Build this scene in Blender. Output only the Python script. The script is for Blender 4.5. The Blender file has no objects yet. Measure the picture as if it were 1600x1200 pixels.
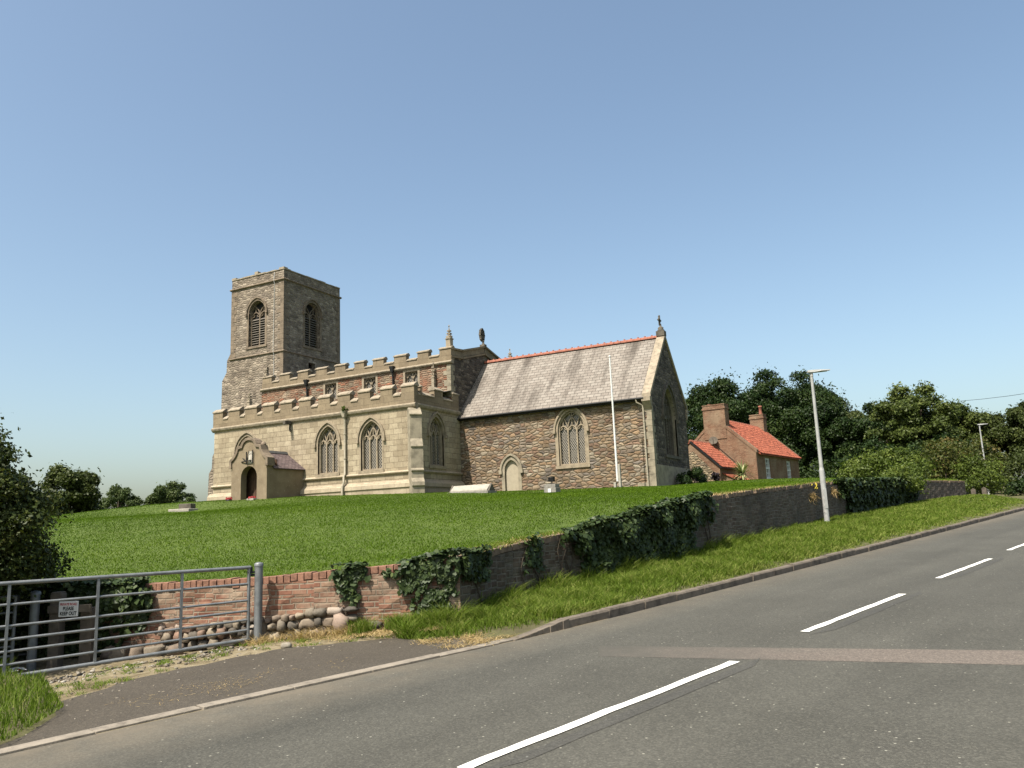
import bpy, bmesh, math, random
import numpy as np
from mathutils import Vector, Matrix
from mathutils.geometry import tessellate_polygon, delaunay_2d_cdt
R = math.radians
random.seed(7)
RNG = np.random.default_rng(11)
SC = bpy.context.scene
COL = SC.collection

# ------------------------------------------------------------------ camera
CAM_Z = 1.7
def cam_matrix(pitch=10.0, roll=2.35, az=-27.7):
    p, r, a = R(pitch), R(roll), R(az)
    f = Vector((math.sin(a)*math.cos(p), math.cos(a)*math.cos(p), math.sin(p)))
    right = Vector((math.cos(a), -math.sin(a), 0))
    up = right.cross(f)
    r2 = right*math.cos(r) - up*math.sin(r)
    u2 = right*math.sin(r) + up*math.cos(r)
    m = Matrix((r2, u2, -f)).transposed().to_4x4()
    m.translation = Vector((0, 0, CAM_Z))
    return m
cam = bpy.data.cameras.new('camera')
cam.sensor_width = 36.0
cam.lens = 1248/1600*36.0
cam.clip_start = 0.1
cam.clip_end = 5000
camo = bpy.data.objects.new('camera', cam)
camo.matrix_world = cam_matrix()
COL.objects.link(camo)
SC.camera = camo

# ------------------------------------------------------------------ sky and sun
SUN_AZ, SUN_EL = 191.5, 57.0          # compass bearing (Y = north), elevation
world = bpy.data.worlds.new('World')
SC.world = world
world.use_nodes = True
wn = world.node_tree.nodes
wl = world.node_tree.links
wn.clear()
sky = wn.new('ShaderNodeTexSky')
sky.sky_type = 'NISHITA'
sky.sun_disc = False
sky.sun_elevation = R(SUN_EL)
sky.sun_rotation = R(SUN_AZ)
sky.altitude = 10
sky.air_density = 1.0
sky.dust_density = 3.3
sky.ozone_density = 0.4
bg = wn.new('ShaderNodeBackground')
bg.inputs['Strength'].default_value = 0.110
wo = wn.new('ShaderNodeOutputWorld')
tint = wn.new('ShaderNodeMix')           # camera white balance of the whole sky
tint.data_type = 'RGBA'; tint.blend_type = 'MULTIPLY'; tint.inputs[0].default_value = 1.0; tint.inputs[7].default_value = (1.0, 1.04, 0.985, 1)
wl.new(sky.outputs[0], tint.inputs[6])
wl.new(tint.outputs[2], bg.inputs['Color'])
wl.new(bg.outputs[0], wo.inputs['Surface'])
sl = bpy.data.lights.new('sun', 'SUN')
sl.energy = 5.0
sl.angle = R(0.53)
sl.color = (1.0, 0.935, 0.84)
so = bpy.data.objects.new('sun', sl)
sd = Vector((math.sin(R(SUN_AZ))*math.cos(R(SUN_EL)), math.cos(R(SUN_AZ))*math.cos(R(SUN_EL)), math.sin(R(SUN_EL))))
so.rotation_euler = sd.to_track_quat('Z', 'Y').to_euler()
so.location = (0, 0, 60)
COL.objects.link(so)
SC.view_settings.view_transform = 'Standard'
SC.view_settings.look = 'None'
SC.view_settings.exposure = 0.95
SC.view_settings.gamma = 1.0

# ------------------------------------------------------------------ object helpers
ROOT = {}
def tag(o, label=None, cat=None, group=None, kind=None):
    if label: o['label'] = label
    if cat: o['category'] = cat
    if group: o['group'] = group
    if kind: o['kind'] = kind
    return o
def empty(name, loc, label, cat, group=None):
    o = bpy.data.objects.new(name, None)
    o.empty_display_size = 0.3
    o.location = loc
    COL.objects.link(o)
    ROOT[o] = Vector(loc)
    return tag(o, label, cat, group)

class MB:
    def __init__(s):
        s.v = []; s.f = []; s.m = []; s.sm = []
    def add(s, verts, faces, mat=0, smooth=False):
        b = len(s.v)
        s.v += [tuple(p) for p in verts]
        for f in faces:
            s.f.append([b+i for i in f]); s.m.append(mat); s.sm.append(smooth)
    def poly(s, pts, mat=0):
        s.add(pts, [list(range(len(pts)))], mat)
    def box(s, x0, x1, y0, y1, z0, z1, mat=0):
        v = [(x0,y0,z0),(x1,y0,z0),(x1,y1,z0),(x0,y1,z0),(x0,y0,z1),(x1,y0,z1),(x1,y1,z1),(x0,y1,z1)]
        s.add(v, [(0,3,2,1),(4,5,6,7),(0,1,5,4),(1,2,6,5),(2,3,7,6),(3,0,4,7)], mat)
    def obox(s, c, ax, ay, az, mat=0):
        """box about centre c with half-extent vectors"""
        c, ax, ay, az = Vector(c), Vector(ax), Vector(ay), Vector(az)
        v = [c+ax*i+ay*j+az*k for k in (-1,1) for (i,j) in ((-1,-1),(1,-1),(1,1),(-1,1))]
        s.add(v, [(0,3,2,1),(4,5,6,7),(0,1,5,4),(1,2,6,5),(2,3,7,6),(3,0,4,7)], mat)
    def prism(s, pts, d, mat=0, cap=True):
        """planar polygon (3d points, counter-clockwise seen from outside = -d side) pushed along d"""
        pts = [Vector(p) for p in pts]; d = Vector(d); n = len(pts)
        v = pts + [p+d for p in pts]
        fs = []
        if cap:
            tri = tessellate_polygon([pts])
            ref = None
            nrm = Vector((0,0,0))
            for i in range(n):
                nrm += pts[i].cross(pts[(i+1) % n])
            for t in tri:
                a, b, c = t
                tn = (pts[b]-pts[a]).cross(pts[c]-pts[a])
                if tn.dot(d) > 0: a, c = c, a
                fs.append((a, b, c)); fs.append((c+n, b+n, a+n))
            flip = nrm.dot(d) > 0
        else:
            flip = False
        for i in range(n):
            j = (i+1) % n
            fs.append((i, i+n, j+n, j) if not flip else (j, j+n, i+n, i))
        s.add(v, fs, mat)
    def tube(s, path, rad, seg=8, mat=0, cap=True, smooth=True):
        path = [Vector(p) for p in path]
        if not hasattr(rad, '__len__'): rad = [rad]*len(path)
        rings = []; prev = None
        for i, p in enumerate(path):
            t = (path[min(i+1, len(path)-1)] - path[max(i-1, 0)])
            if t.length < 1e-9: t = Vector((0,0,1))
            t.normalize()
            if prev is None:
                a = t.orthogonal().normalized()
            else:
                a = (prev - t*prev.dot(t))
                a = a.normalized() if a.length > 1e-6 else t.orthogonal().normalized()
            prev = a; b = t.cross(a)
            rings.append([p + (a*math.cos(2*math.pi*k/seg) + b*math.sin(2*math.pi*k/seg))*rad[i] for k in range(seg)])
        v = [q for r in rings for q in r]; fs = []
        for i in range(len(path)-1):
            for k in range(seg):
                k2 = (k+1) % seg
                fs.append((i*seg+k, i*seg+k2, (i+1)*seg+k2, (i+1)*seg+k))
        s.add(v, fs, mat, smooth)
        if cap:
            s.add(rings[0], [list(range(seg))[::-1]], mat)
            s.add(rings[-1], [list(range(seg))], mat)
    def lathe(s, base, prof, seg=10, mat=0, smooth=True):
        base = Vector(base)
        v = [base + Vector((r*math.cos(2*math.pi*k/seg), r*math.sin(2*math.pi*k/seg), z)) for (r, z) in prof for k in range(seg)]
        fs = []
        for i in range(len(prof)-1):
            for k in range(seg):
                k2 = (k+1) % seg
                fs.append((i*seg+k, i*seg+k2, (i+1)*seg+k2, (i+1)*seg+k))
        s.add(v, fs, mat, smooth)
        if prof[0][0] > 1e-4: s.add(v[:seg], [list(range(seg))[::-1]], mat)
        if prof[-1][0] > 1e-4: s.add(v[-seg:], [list(range(seg))], mat)
    def bar(s, path, nrm, w, d, mat=0, closed=False):
        """rectangular section swept along a planar path; nrm = outward plane normal, w in-plane width, d depth (back from path plane)"""
        path = [Vector(p) for p in path]; nrm = Vector(nrm).normalized(); n = len(path)
        v = []
        for i, p in enumerate(path):
            if closed:
                t0 = path[i]-path[i-1]; t1 = path[(i+1) % n]-path[i]
            else:
                t0 = path[i]-path[max(i-1, 0)]; t1 = path[min(i+1, n-1)]-path[i]
                if i == 0: t0 = t1
                if i == n-1: t1 = t0
            t0 = t0.normalized(); t1 = t1.normalized()
            t = (t0+t1).normalized() if (t0+t1).length > 1e-6 else t0
            k = 1.0/max(0.5, t.dot(t1))
            q = t.cross(nrm)*(w/2*k)
            v += [p-q, p+q, p+q-nrm*d, p-q-nrm*d]
        fs = []
        for i in range(n if closed else n-1):
            a = i*4; b = ((i+1) % n)*4
            for k in range(4):
                k2 = (k+1) % 4
                fs.append((a+k, b+k, b+k2, a+k2))
        if not closed:
            fs.append((0, 1, 2, 3)); e = (n-1)*4; fs.append((e+3, e+2, e+1, e))
        s.add(v, fs, mat)
    def wall(s, o, u, n, outer, holes=(), depth=0.3, mat=0, rmat=None):
        """flat wall with openings. o = origin (z=0), u = horizontal direction, n = outward normal, outer and holes in (u, z)"""
        o, u, n = Vector(o), Vector(u), Vector(n); zz = Vector((0,0,1))
        P = lambda q: o + u*q[0] + zz*q[1]
        loops = [[Vector((q[0], q[1], 0)) for q in outer]] + [[Vector((q[0], q[1], 0)) for q in h] for h in holes]
        flat = [q for l in loops for q in l]
        tri = tessellate_polygon(loops)
        fs = []
        for (a, b, c) in tri:
            A, B, C = P(flat[a]), P(flat[b]), P(flat[c])
            if (B-A).cross(C-A).dot(n) < 0: a, c = c, a
            fs.append((a, b, c))
        s.add([P(q) for q in flat], fs, mat)
        for h in holes:
            pts = [P(q) for q in h]
            c = sum(pts, Vector())/len(pts)
            for i in range(len(pts)):
                a, b = pts[i], pts[(i+1) % len(pts)]
                q = [a, b, b-n*depth, a-n*depth]
                nn = (q[1]-q[0]).cross(q[2]-q[0])
                if nn.dot(c-(a+b)/2) < 0: q = q[::-1]
                s.add(q, [(0,1,2,3)], mat if rmat is None else rmat)
    def build(s, name, mats, parent=None, bevel=0.0):
        if not isinstance(mats, (list, tuple)): mats = [mats]
        root = parent
        while root is not None and root.parent is not None: root = root.parent
        org = ROOT[root] if root is not None and root in ROOT else Vector((0,0,0))
        me = bpy.data.meshes.new(name)
        V = np.array(s.v, dtype=np.float64)
        me.from_pydata((V-np.array(org)).tolist(), [], s.f)
        for mt in mats: me.materials.append(mt)
        me.polygons.foreach_set('material_index', s.m)
        me.polygons.foreach_set('use_smooth', s.sm)
        uvl = me.uv_layers.new(name='UVMap')
        uv = np.zeros((len(me.loops), 2)); li = 0
        for f in s.f:
            a, b, c = V[f[0]], V[f[1]], V[f[2]]
            n = np.cross(b-a, c-a)
            if len(f) > 3: n = n + np.cross(c-a, V[f[3]]-a)
            l = np.linalg.norm(n); n = n/l if l > 1e-12 else np.array((0,0,1.0))
            P = V[f]
            if abs(n[2]) > 0.95:
                q = P[:, :2]
            else:
                t = np.array((-n[1], n[0], 0)); t /= np.linalg.norm(t)
                bb = np.cross(n, t)
                q = np.stack([P@t, P@bb], 1)
            uv[li:li+len(f)] = q; li += len(f)
        uvl.data.foreach_set('uv', uv.ravel())
        me.validate(); me.update()
        o = bpy.data.objects.new(name, me)
        COL.objects.link(o)
        if parent is not None: o.parent = parent
        elif root is None: ROOT[o] = Vector((0,0,0))
        if bevel > 0:
            bv = o.modifiers.new('edge', 'BEVEL'); bv.width = bevel; bv.segments = 2; bv.limit_method = 'ANGLE'; bv.angle_limit = R(40)
        return o
def top_mesh(mb, name, mats, base, label, cat, group=None, kind=None, bevel=0.0):
    """a thing that is one mesh, with its origin at its base"""
    b = Vector(base)
    tmp = bpy.data.objects.new('tmp', None); ROOT[tmp] = b
    o = mb.build(name, mats, None, bevel)
    n = len(o.data.vertices); co = np.empty(n*3); o.data.vertices.foreach_get('co', co)
    co = (co.reshape(-1, 3)-np.array(b)).ravel(); o.data.vertices.foreach_set('co', co); o.data.update()
    o.location = b; ROOT[o] = b
    bpy.data.objects.remove(tmp)
    return tag(o, label, cat, group, kind)

def np_mesh(name, V, F, mats, attr=None, parent=None, base=(0,0,0), smooth=False):
    """large meshes from numpy arrays (all faces same size); attr = per-face float stored as 'v'"""
    me = bpy.data.meshes.new(name)
    V = np.asarray(V, dtype=np.float32)-np.asarray(base, dtype=np.float32); F = np.asarray(F, dtype=np.int32)
    k = F.shape[1]
    me.vertices.add(len(V)); me.vertices.foreach_set('co', V.ravel())
    me.loops.add(F.size); me.loops.foreach_set('vertex_index', F.ravel())
    me.polygons.add(len(F)); me.polygons.foreach_set('loop_start', np.arange(0, F.size, k, dtype=np.int32))
    if smooth: me.polygons.foreach_set('use_smooth', np.ones(len(F), dtype=bool))
    me.update(calc_edges=True)
    if not isinstance(mats, (list, tuple)): mats = [mats]
    for m in mats: me.materials.append(m)
    if attr is not None:
        at = me.attributes.new('v', 'FLOAT', 'FACE'); at.data.foreach_set('value', np.asarray(attr, dtype=np.float32))
    o = bpy.data.objects.new(name, me); COL.objects.link(o)
    if parent is not None: o.parent = parent
    else: o.location = base; ROOT[o] = Vector(base)
    return o
# ------------------------------------------------------------------ materials
def K(c, k=0.545): return tuple(x*k for x in c)
class NT:
    def __init__(s, name):
        s.mat = bpy.data.materials.new(name); s.mat.use_nodes = True
        s.t = s.mat.node_tree; s.n = s.t.nodes; s.l = s.t.links
        s.n.clear()
        s.out = s.n.new('ShaderNodeOutputMaterial')
        s.b = s.n.new('ShaderNodeBsdfPrincipled')
        s.l.new(s.b.outputs[0], s.out.inputs[0])
        s.b.inputs['Roughness'].default_value = 0.85
        s.b.inputs['Specular IOR Level'].default_value = 0.25
    def new(s, t, **kw):
        n = s.n.new('ShaderNode'+t)
        for k, v in kw.items(): setattr(n, k, v)
        return n
    def link(s, a, b): s.l.new(a, b)
    def val(s, sock, v):
        if hasattr(v, 'is_output'): s.l.new(v, sock)
        elif isinstance(v, (tuple, list)) and len(v) == 3 and len(sock.default_value) == 4: sock.default_value = (*v, 1)
        else: sock.default_value = v
    def uv(s, sx=1.0, sy=1.0):
        tc = s.new('TexCoord'); mp = s.new('Mapping')
        mp.inputs['Scale'].default_value = (sx, sy, 1)
        s.link(tc.outputs['UV'], mp.inputs['Vector']); return mp.outputs[0]
    def obj(s, sc=(1,1,1)):
        g = s.new('NewGeometry'); mp = s.new('Mapping')
        mp.inputs['Scale'].default_value = sc
        s.link(g.outputs['Position'], mp.inputs['Vector']); return mp.outputs[0]
    def noise(s, vec, scale, detail=4, rough=0.55, dist=0.0):
        n = s.new('TexNoise'); s.link(vec, n.inputs['Vector'])
        n.inputs['Scale'].default_value = scale; n.inputs['Detail'].default_value = detail
        n.inputs['Roughness'].default_value = rough; n.inputs['Distortion'].default_value = dist
        return n.outputs['Fac']
    def ramp(s, fac, stops, interp='LINEAR'):
        r = s.new('ValToRGB'); r.color_ramp.interpolation = interp
        e = r.color_ramp.elements
        while len(e) < len(stops): e.new(0.5)
        for x, (p, c) in zip(e, stops):
            x.position = p; x.color = (*c, 1) if hasattr(c, '__len__') else (c, c, c, 1)
        s.link(fac, r.inputs[0]); return r.outputs[0]
    def mix(s, fac, a, b, mode='MIX'):
        m = s.new('Mix'); m.data_type = 'RGBA'; m.blend_type = mode
        s.val(m.inputs[0], fac); s.val(m.inputs[6], a); s.val(m.inputs[7], b); return m.outputs[2]
    def math(s, op, a, b=0.0, c=0.0):
        m = s.new('Math', operation=op); s.val(m.inputs[0], a); s.val(m.inputs[1], b); s.val(m.inputs[2], c); return m.outputs[0]
    def mr(s, x, a, b, c=0.0, d=1.0):
        m = s.new('MapRange'); s.val(m.inputs[0], x)
        for i, q in enumerate((a, b, c, d)): m.inputs[i+1].default_value = q
        return m.outputs[0]
    def sep(s, vec):
        q = s.new('SeparateXYZ'); s.link(vec, q.inputs[0]); return q.outputs
    def bump(s, h, strength=0.5, dist=0.02):
        b = s.new('Bump'); b.inputs['Strength'].default_value = strength; b.inputs['Distance'].default_value = dist
        s.link(h, b.inputs['Height']); s.link(b.outputs[0], s.b.inputs['Normal'])
    def base(s, c): s.val(s.b.inputs['Base Color'], c)

def m_plain(name, col, rough=0.7, metal=0.0, var=0.25, scale=6.0, spec=0.3, bump=0.15):
    col = K(col); t = NT(name); p = t.obj()
    n = t.noise(p, scale, 5, 0.6)
    c2 = tuple(x*(1-var) for x in col); c3 = tuple(min(1, x*(1+var*0.6)) for x in col)
    t.base(t.ramp(n, [(0.3, c2), (0.5, col), (0.7, c3)]))
    t.b.inputs['Roughness'].default_value = rough; t.b.inputs['Metallic'].default_value = metal
    t.b.inputs['Specular IOR Level'].default_value = spec
    if bump: t.bump(t.noise(p, scale*8, 3), bump, 0.01)
    return t.mat

def weather(t, col, g, amt=0.55):
    """broad uneven grime and vertical rain streaks"""
    mp = t.new('Mapping'); t.link(g, mp.inputs[0]); mp.inputs['Scale'].default_value = (1.6, 1.6, 0.22)
    st = t.ramp(t.noise(mp.outputs[0], 1.3, 5, 0.65), [(0.42, 0.0), (0.66, 1.0)])
    bl = t.ramp(t.noise(g, 0.8, 6, 0.7), [(0.40, 0.0), (0.62, 1.0)])
    f = t.math('MULTIPLY', t.math('MAXIMUM', t.math('MULTIPLY', st, 0.8), bl), amt)
    sp = t.ramp(t.noise(g, 26, 4, 0.8), [(0.30, 0.45), (0.45, 1.0), (0.6, 1.0), (0.72, 1.5)])
    col = t.mix(0.6, col, sp, 'MULTIPLY')
    return t.mix(f, col, t.mix(1.0, col, (0.52, 0.50, 0.49), 'MULTIPLY'))

def m_rubble(name, cols, mortar, w, h, mort=0.06, warp=0.25, bump=0.9, blotch=None, lich=None, rnd=0.8):
    cols = [K(c) for c in cols]; mortar = K(mortar)
    if blotch: blotch = (K(blotch[0]),)+tuple(blotch[1:])
    if lich: lich = (K(lich[0]),)+tuple(lich[1:])
    """random stones: Voronoi cells w wide and h high with mortar joints"""
    t = NT(name)
    uv = t.uv(1/w, 1/h)
    nz = t.new('TexNoise'); t.link(uv, nz.inputs['Vector']); nz.inputs['Scale'].default_value = 0.9; nz.inputs['Detail'].default_value = 3
    sub = t.new('VectorMath', operation='SUBTRACT'); t.link(nz.outputs['Color'], sub.inputs[0]); sub.inputs[1].default_value = (0.5, 0.5, 0.5)
    scl = t.new('VectorMath', operation='SCALE'); t.link(sub.outputs[0], scl.inputs[0]); scl.inputs['Scale'].default_value = warp*2
    addv = t.new('VectorMath', operation='ADD'); t.link(uv, addv.inputs[0]); t.link(scl.outputs[0], addv.inputs[1])
    vec = addv.outputs[0]
    v1 = t.new('TexVoronoi', voronoi_dimensions='2D', feature='F1'); v1.inputs['Scale'].default_value = 1; v1.inputs['Randomness'].default_value = rnd
    v2 = t.new('TexVoronoi', voronoi_dimensions='2D', feature='DISTANCE_TO_EDGE'); v2.inputs['Scale'].default_value = 1; v2.inputs['Randomness'].default_value = rnd
    t.link(vec, v1.inputs['Vector']); t.link(vec, v2.inputs['Vector'])
    rgb = t.new('SeparateColor'); t.link(v1.outputs['Color'], rgb.inputs[0])
    k = len(cols)
    stone = t.ramp(rgb.outputs[0], [((i+0.0)/k, c) for i, c in enumerate(cols)], 'CONSTANT')
    br = t.mr(rgb.outputs[1], 0, 1, 0.62, 1.3)
    brc = t.new('CombineColor'); [t.link(br, brc.inputs[i]) for i in range(3)]
    stone = t.mix(1.0, stone, brc.outputs[0], 'MULTIPLY')
    g = t.obj()
    fine = t.noise(g, 14, 5, 0.65)
    stone = t.mix(0.55, stone, t.ramp(fine, [(0.25, 0.45), (0.5, 1.0), (0.75, 1.35)]), 'MULTIPLY')
    edge = t.mr(v2.outputs['Distance'], mort*0.35, mort, 0, 1)
    col = t.mix(edge, mortar, stone)
    if blotch:
        big = t.noise(g, 0.55, 5, 0.6)
        col = t.mix(t.ramp(big, [(0.42, 0.0), (0.62, blotch[1])]), col, blotch[0])
    if lich:
        ln = t.noise(g, 5, 6, 0.7)
        col = t.mix(t.ramp(ln, [(0.6, 0.0), (0.66, lich[1])]), col, lich[0])
    col = weather(t, col, g, 0.75)
    t.base(col)
    hgt = t.mix(0.25, t.ramp(v2.outputs['Distance'], [(0, 0.0), (mort*1.2, 0.55), (0.3, 1.0)]), fine)
    t.bump(hgt, bump, 0.09)
    t.b.inputs['Roughness'].default_value = 0.92
    return t.mat

def m_blocks(name, c1, c2, mortar, bw, bh, mort=0.008, offset=0.5, stain=None, lich=None, bump=0.5, c3=None, noisy=0.5, msm=0.3, xjit=0.0, wea=0.5):
    c1, c2, mortar = K(c1), K(c2), K(mortar); c3 = K(c3) if c3 else None
    if stain: stain = (K(stain[0]),)+tuple(stain[1:])
    if lich: lich = (K(lich[0]),)+tuple(lich[1:])
    """coursed bricks or squared stone"""
    t = NT(name)
    uv = t.uv()
    g = t.obj()
    if xjit:
        nn = t.new('TexNoise'); t.link(uv, nn.inputs['Vector']); nn.inputs['Scale'].default_value = 1.1/bw*0.4
        sb = t.new('VectorMath', operation='SUBTRACT'); t.link(nn.outputs['Color'], sb.inputs[0]); sb.inputs[1].default_value = (.5, .5, .5)
        ml = t.new('VectorMath', operation='MULTIPLY'); t.link(sb.outputs[0], ml.inputs[0]); ml.inputs[1].default_value = (xjit*bw, xjit*bh*0.5, 0)
        ad = t.new('VectorMath', operation='ADD'); t.link(uv, ad.inputs[0]); t.link(ml.outputs[0], ad.inputs[1]); uv = ad.outputs[0]
    b = t.new('TexBrick'); t.link(uv, b.inputs['Vector'])
    b.inputs['Scale'].default_value = 1; b.inputs['Brick Width'].default_value = bw; b.inputs['Row Height'].default_value = bh
    b.inputs['Mortar Size'].default_value = mort; b.inputs['Mortar Smooth'].default_value = msm; b.offset = offset; b.squash = 1.0; b.squash_frequency = 3
    b.inputs['Color1'].default_value = (0, 0, 0, 1); b.inputs['Color2'].default_value = (1, 1, 1, 1); b.inputs['Mortar'].default_value = (.5, .5, .5, 1)
    stops = [(0.0, c1), (0.55, c2), (1.0, c3 if c3 else tuple(x*1.12 for x in c2))]
    col = t.ramp(b.outputs['Color'], stops)
    fine = t.noise(g, 9, 6, 0.65)
    col = t.mix(noisy, col, t.ramp(fine, [(0.25, 0.5), (0.5, 1.0), (0.75, 1.25)]), 'MULTIPLY')
    col = t.mix(b.outputs['Fac'], col, mortar)
    if stain:
        big = t.noise(g, stain[2] if len(stain) > 2 else 0.6, 6, 0.62)
        col = t.mix(t.ramp(big, [(0.45, 0.0), (0.68, stain[1])]), col, stain[0])
    if lich:
        ln = t.noise(g, 6, 6, 0.7)
        col = t.mix(t.ramp(ln, [(0.6, 0.0), (0.68, lich[1])]), col, lich[0])
    col = weather(t, col, g, wea)
    t.base(col)
    h = t.mix(0.3, t.math('SUBTRACT', 1.0, b.outputs['Fac']), fine)
    t.bump(h, bump, 0.02)
    t.b.inputs['Roughness'].default_value = 0.9
    return t.mat

def m_leaf(name, dark, mid, light, rough=0.5, trans=0.25, spec=0.4):
    t = NT(name)
    a = t.new('Attribute'); a.attribute_name = 'v'
    col = t.ramp(a.outputs['Fac'], [(0.0, dark), (0.55, mid), (1.0, light)])
    t.base(col); t.b.inputs['Roughness'].default_value = rough; t.b.inputs['Specular IOR Level'].default_value = spec
    tr = t.new('BsdfTranslucent'); t.link(t.mix(1.0, col, (1.0, 1.15, 0.5), 'MULTIPLY'), tr.inputs['Color'])
    mx = t.new('MixShader'); mx.inputs[0].default_value = trans
    t.link(t.b.outputs[0], mx.inputs[1]); t.link(tr.outputs[0], mx.inputs[2]); t.link(mx.outputs[0], t.out.inputs[0])
    return t.mat

M = {}
M['ashlar'] = m_blocks('cream_ashlar', (0.462, 0.380, 0.259), (0.572, 0.479, 0.330), (0.209, 0.160, 0.105), 0.62, 0.33, 0.011, 0.5, stain=((0.407, 0.319, 0.209), 0.55, 0.55), lich=((0.330, 0.270, 0.187), 0.45), bump=0.5, c3=(0.660, 0.561, 0.396), noisy=0.6, xjit=0.5)
M['plinth'] = m_blocks('pale_plinth_stone', (0.540, 0.454, 0.313), (0.594, 0.502, 0.362), (0.270, 0.216, 0.146), 0.8, 0.5, 0.009, 0.5, stain=((0.454, 0.367, 0.254), 0.5), bump=0.4, noisy=0.4)
M['parapet'] = m_blocks('weathered_parapet_stone', (0.335, 0.26, 0.168), (0.375, 0.295, 0.192), (0.18, 0.14, 0.09), 0.75, 0.42, 0.008, 0.5, stain=((0.26, 0.205, 0.14), 0.6), lich=((0.46, 0.41, 0.32), 0.4), bump=0.4)
M['trim'] = m_plain('dressed_stone_trim', (0.41, 0.335, 0.235), 0.9, 0, 0.35, 3.5, bump=0.4)
M['coping'] = m_plain('lichened_coping_stone', (0.42, 0.35, 0.255), 0.9, 0, 0.4, 4.0, bump=0.5)
M['darktrim'] = m_plain('sooty_stone_trim', (0.16, 0.14, 0.11), 0.92, 0, 0.45, 3.0, bump=0.5)
M['tower'] = m_rubble('tower_rubble', [(0.46, 0.385, 0.295), (0.40, 0.33, 0.25), (0.51, 0.43, 0.335), (0.36, 0.295, 0.225), (0.44, 0.365, 0.28), (0.29, 0.235, 0.185)], (0.38, 0.315, 0.24), 0.38, 0.19, 0.07, 0.3, 0.6, blotch=((0.30, 0.245, 0.19), 0.5), lich=((0.19, 0.16, 0.13), 0.5))
M['tower_dark'] = m_rubble('dark_tower_rubble', [(0.20, 0.17, 0.14), (0.13, 0.11, 0.09), (0.25, 0.21, 0.17), (0.10, 0.085, 0.07), (0.17, 0.14, 0.11)], (0.19, 0.165, 0.13), 0.42, 0.24, 0.08, 0.3, 1.0, blotch=((0.10, 0.085, 0.07), 0.4))
M['quoin'] = m_plain('grey_quoin_stone', (0.27, 0.21, 0.15), 0.92, 0, 0.45, 2.5, bump=0.5)
M['palequoin'] = m_plain('pale_quoin_stone', (0.40, 0.345, 0.25), 0.92, 0, 0.4, 2.5, bump=0.5)
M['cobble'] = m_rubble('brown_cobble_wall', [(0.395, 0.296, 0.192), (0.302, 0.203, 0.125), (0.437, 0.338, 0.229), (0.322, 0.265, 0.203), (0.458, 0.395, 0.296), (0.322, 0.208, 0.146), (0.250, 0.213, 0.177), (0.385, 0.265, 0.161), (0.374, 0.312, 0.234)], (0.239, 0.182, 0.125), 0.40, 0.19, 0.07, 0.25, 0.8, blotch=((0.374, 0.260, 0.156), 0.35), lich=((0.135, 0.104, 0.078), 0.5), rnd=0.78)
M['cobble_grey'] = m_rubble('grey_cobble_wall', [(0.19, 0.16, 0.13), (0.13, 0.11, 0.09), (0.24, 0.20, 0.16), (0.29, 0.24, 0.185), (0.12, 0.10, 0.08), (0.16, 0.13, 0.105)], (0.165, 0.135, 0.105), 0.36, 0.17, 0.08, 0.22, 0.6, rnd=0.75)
M['cler'] = m_rubble('red_brick_and_rubble_wall', [(0.37, 0.285, 0.19), (0.41, 0.33, 0.235), (0.37, 0.19, 0.12), (0.33, 0.255, 0.175), (0.43, 0.35, 0.25), (0.36, 0.24, 0.155), (0.38, 0.165, 0.095)], (0.33, 0.265, 0.185), 0.38, 0.14, 0.08, 0.25, 0.7, blotch=((0.40, 0.19, 0.11), 0.5), lich=((0.19, 0.15, 0.11), 0.5), rnd=0.74)
M['render'] = (lambda: None)
def _render_mat():
    t = NT('speckled_cement_render'); g = t.obj()
    c = t.ramp(t.noise(g, 1.6, 5, 0.6), [(0.3, (0.14, 0.108, 0.07)), (0.7, (0.205, 0.162, 0.106))])
    c = t.mix(t.ramp(t.noise(g, 9, 4, 0.7), [(0.62, 0.0), (0.68, 0.75)]), c, (0.30, 0.27, 0.21))
    t.base(c); t.bump(t.noise(g, 40, 4), 0.5, 0.01); return t.mat
M['render'] = _render_mat()
M['plaster'] = m_plain('cream_plaster_infill', (0.52, 0.45, 0.33), 0.9, 0, 0.12, 5, bump=0.2)
M['white_stone'] = m_plain('whitened_stone', (0.476, 0.443, 0.369), 0.9, 0, 0.25, 7, bump=0.4)
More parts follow.
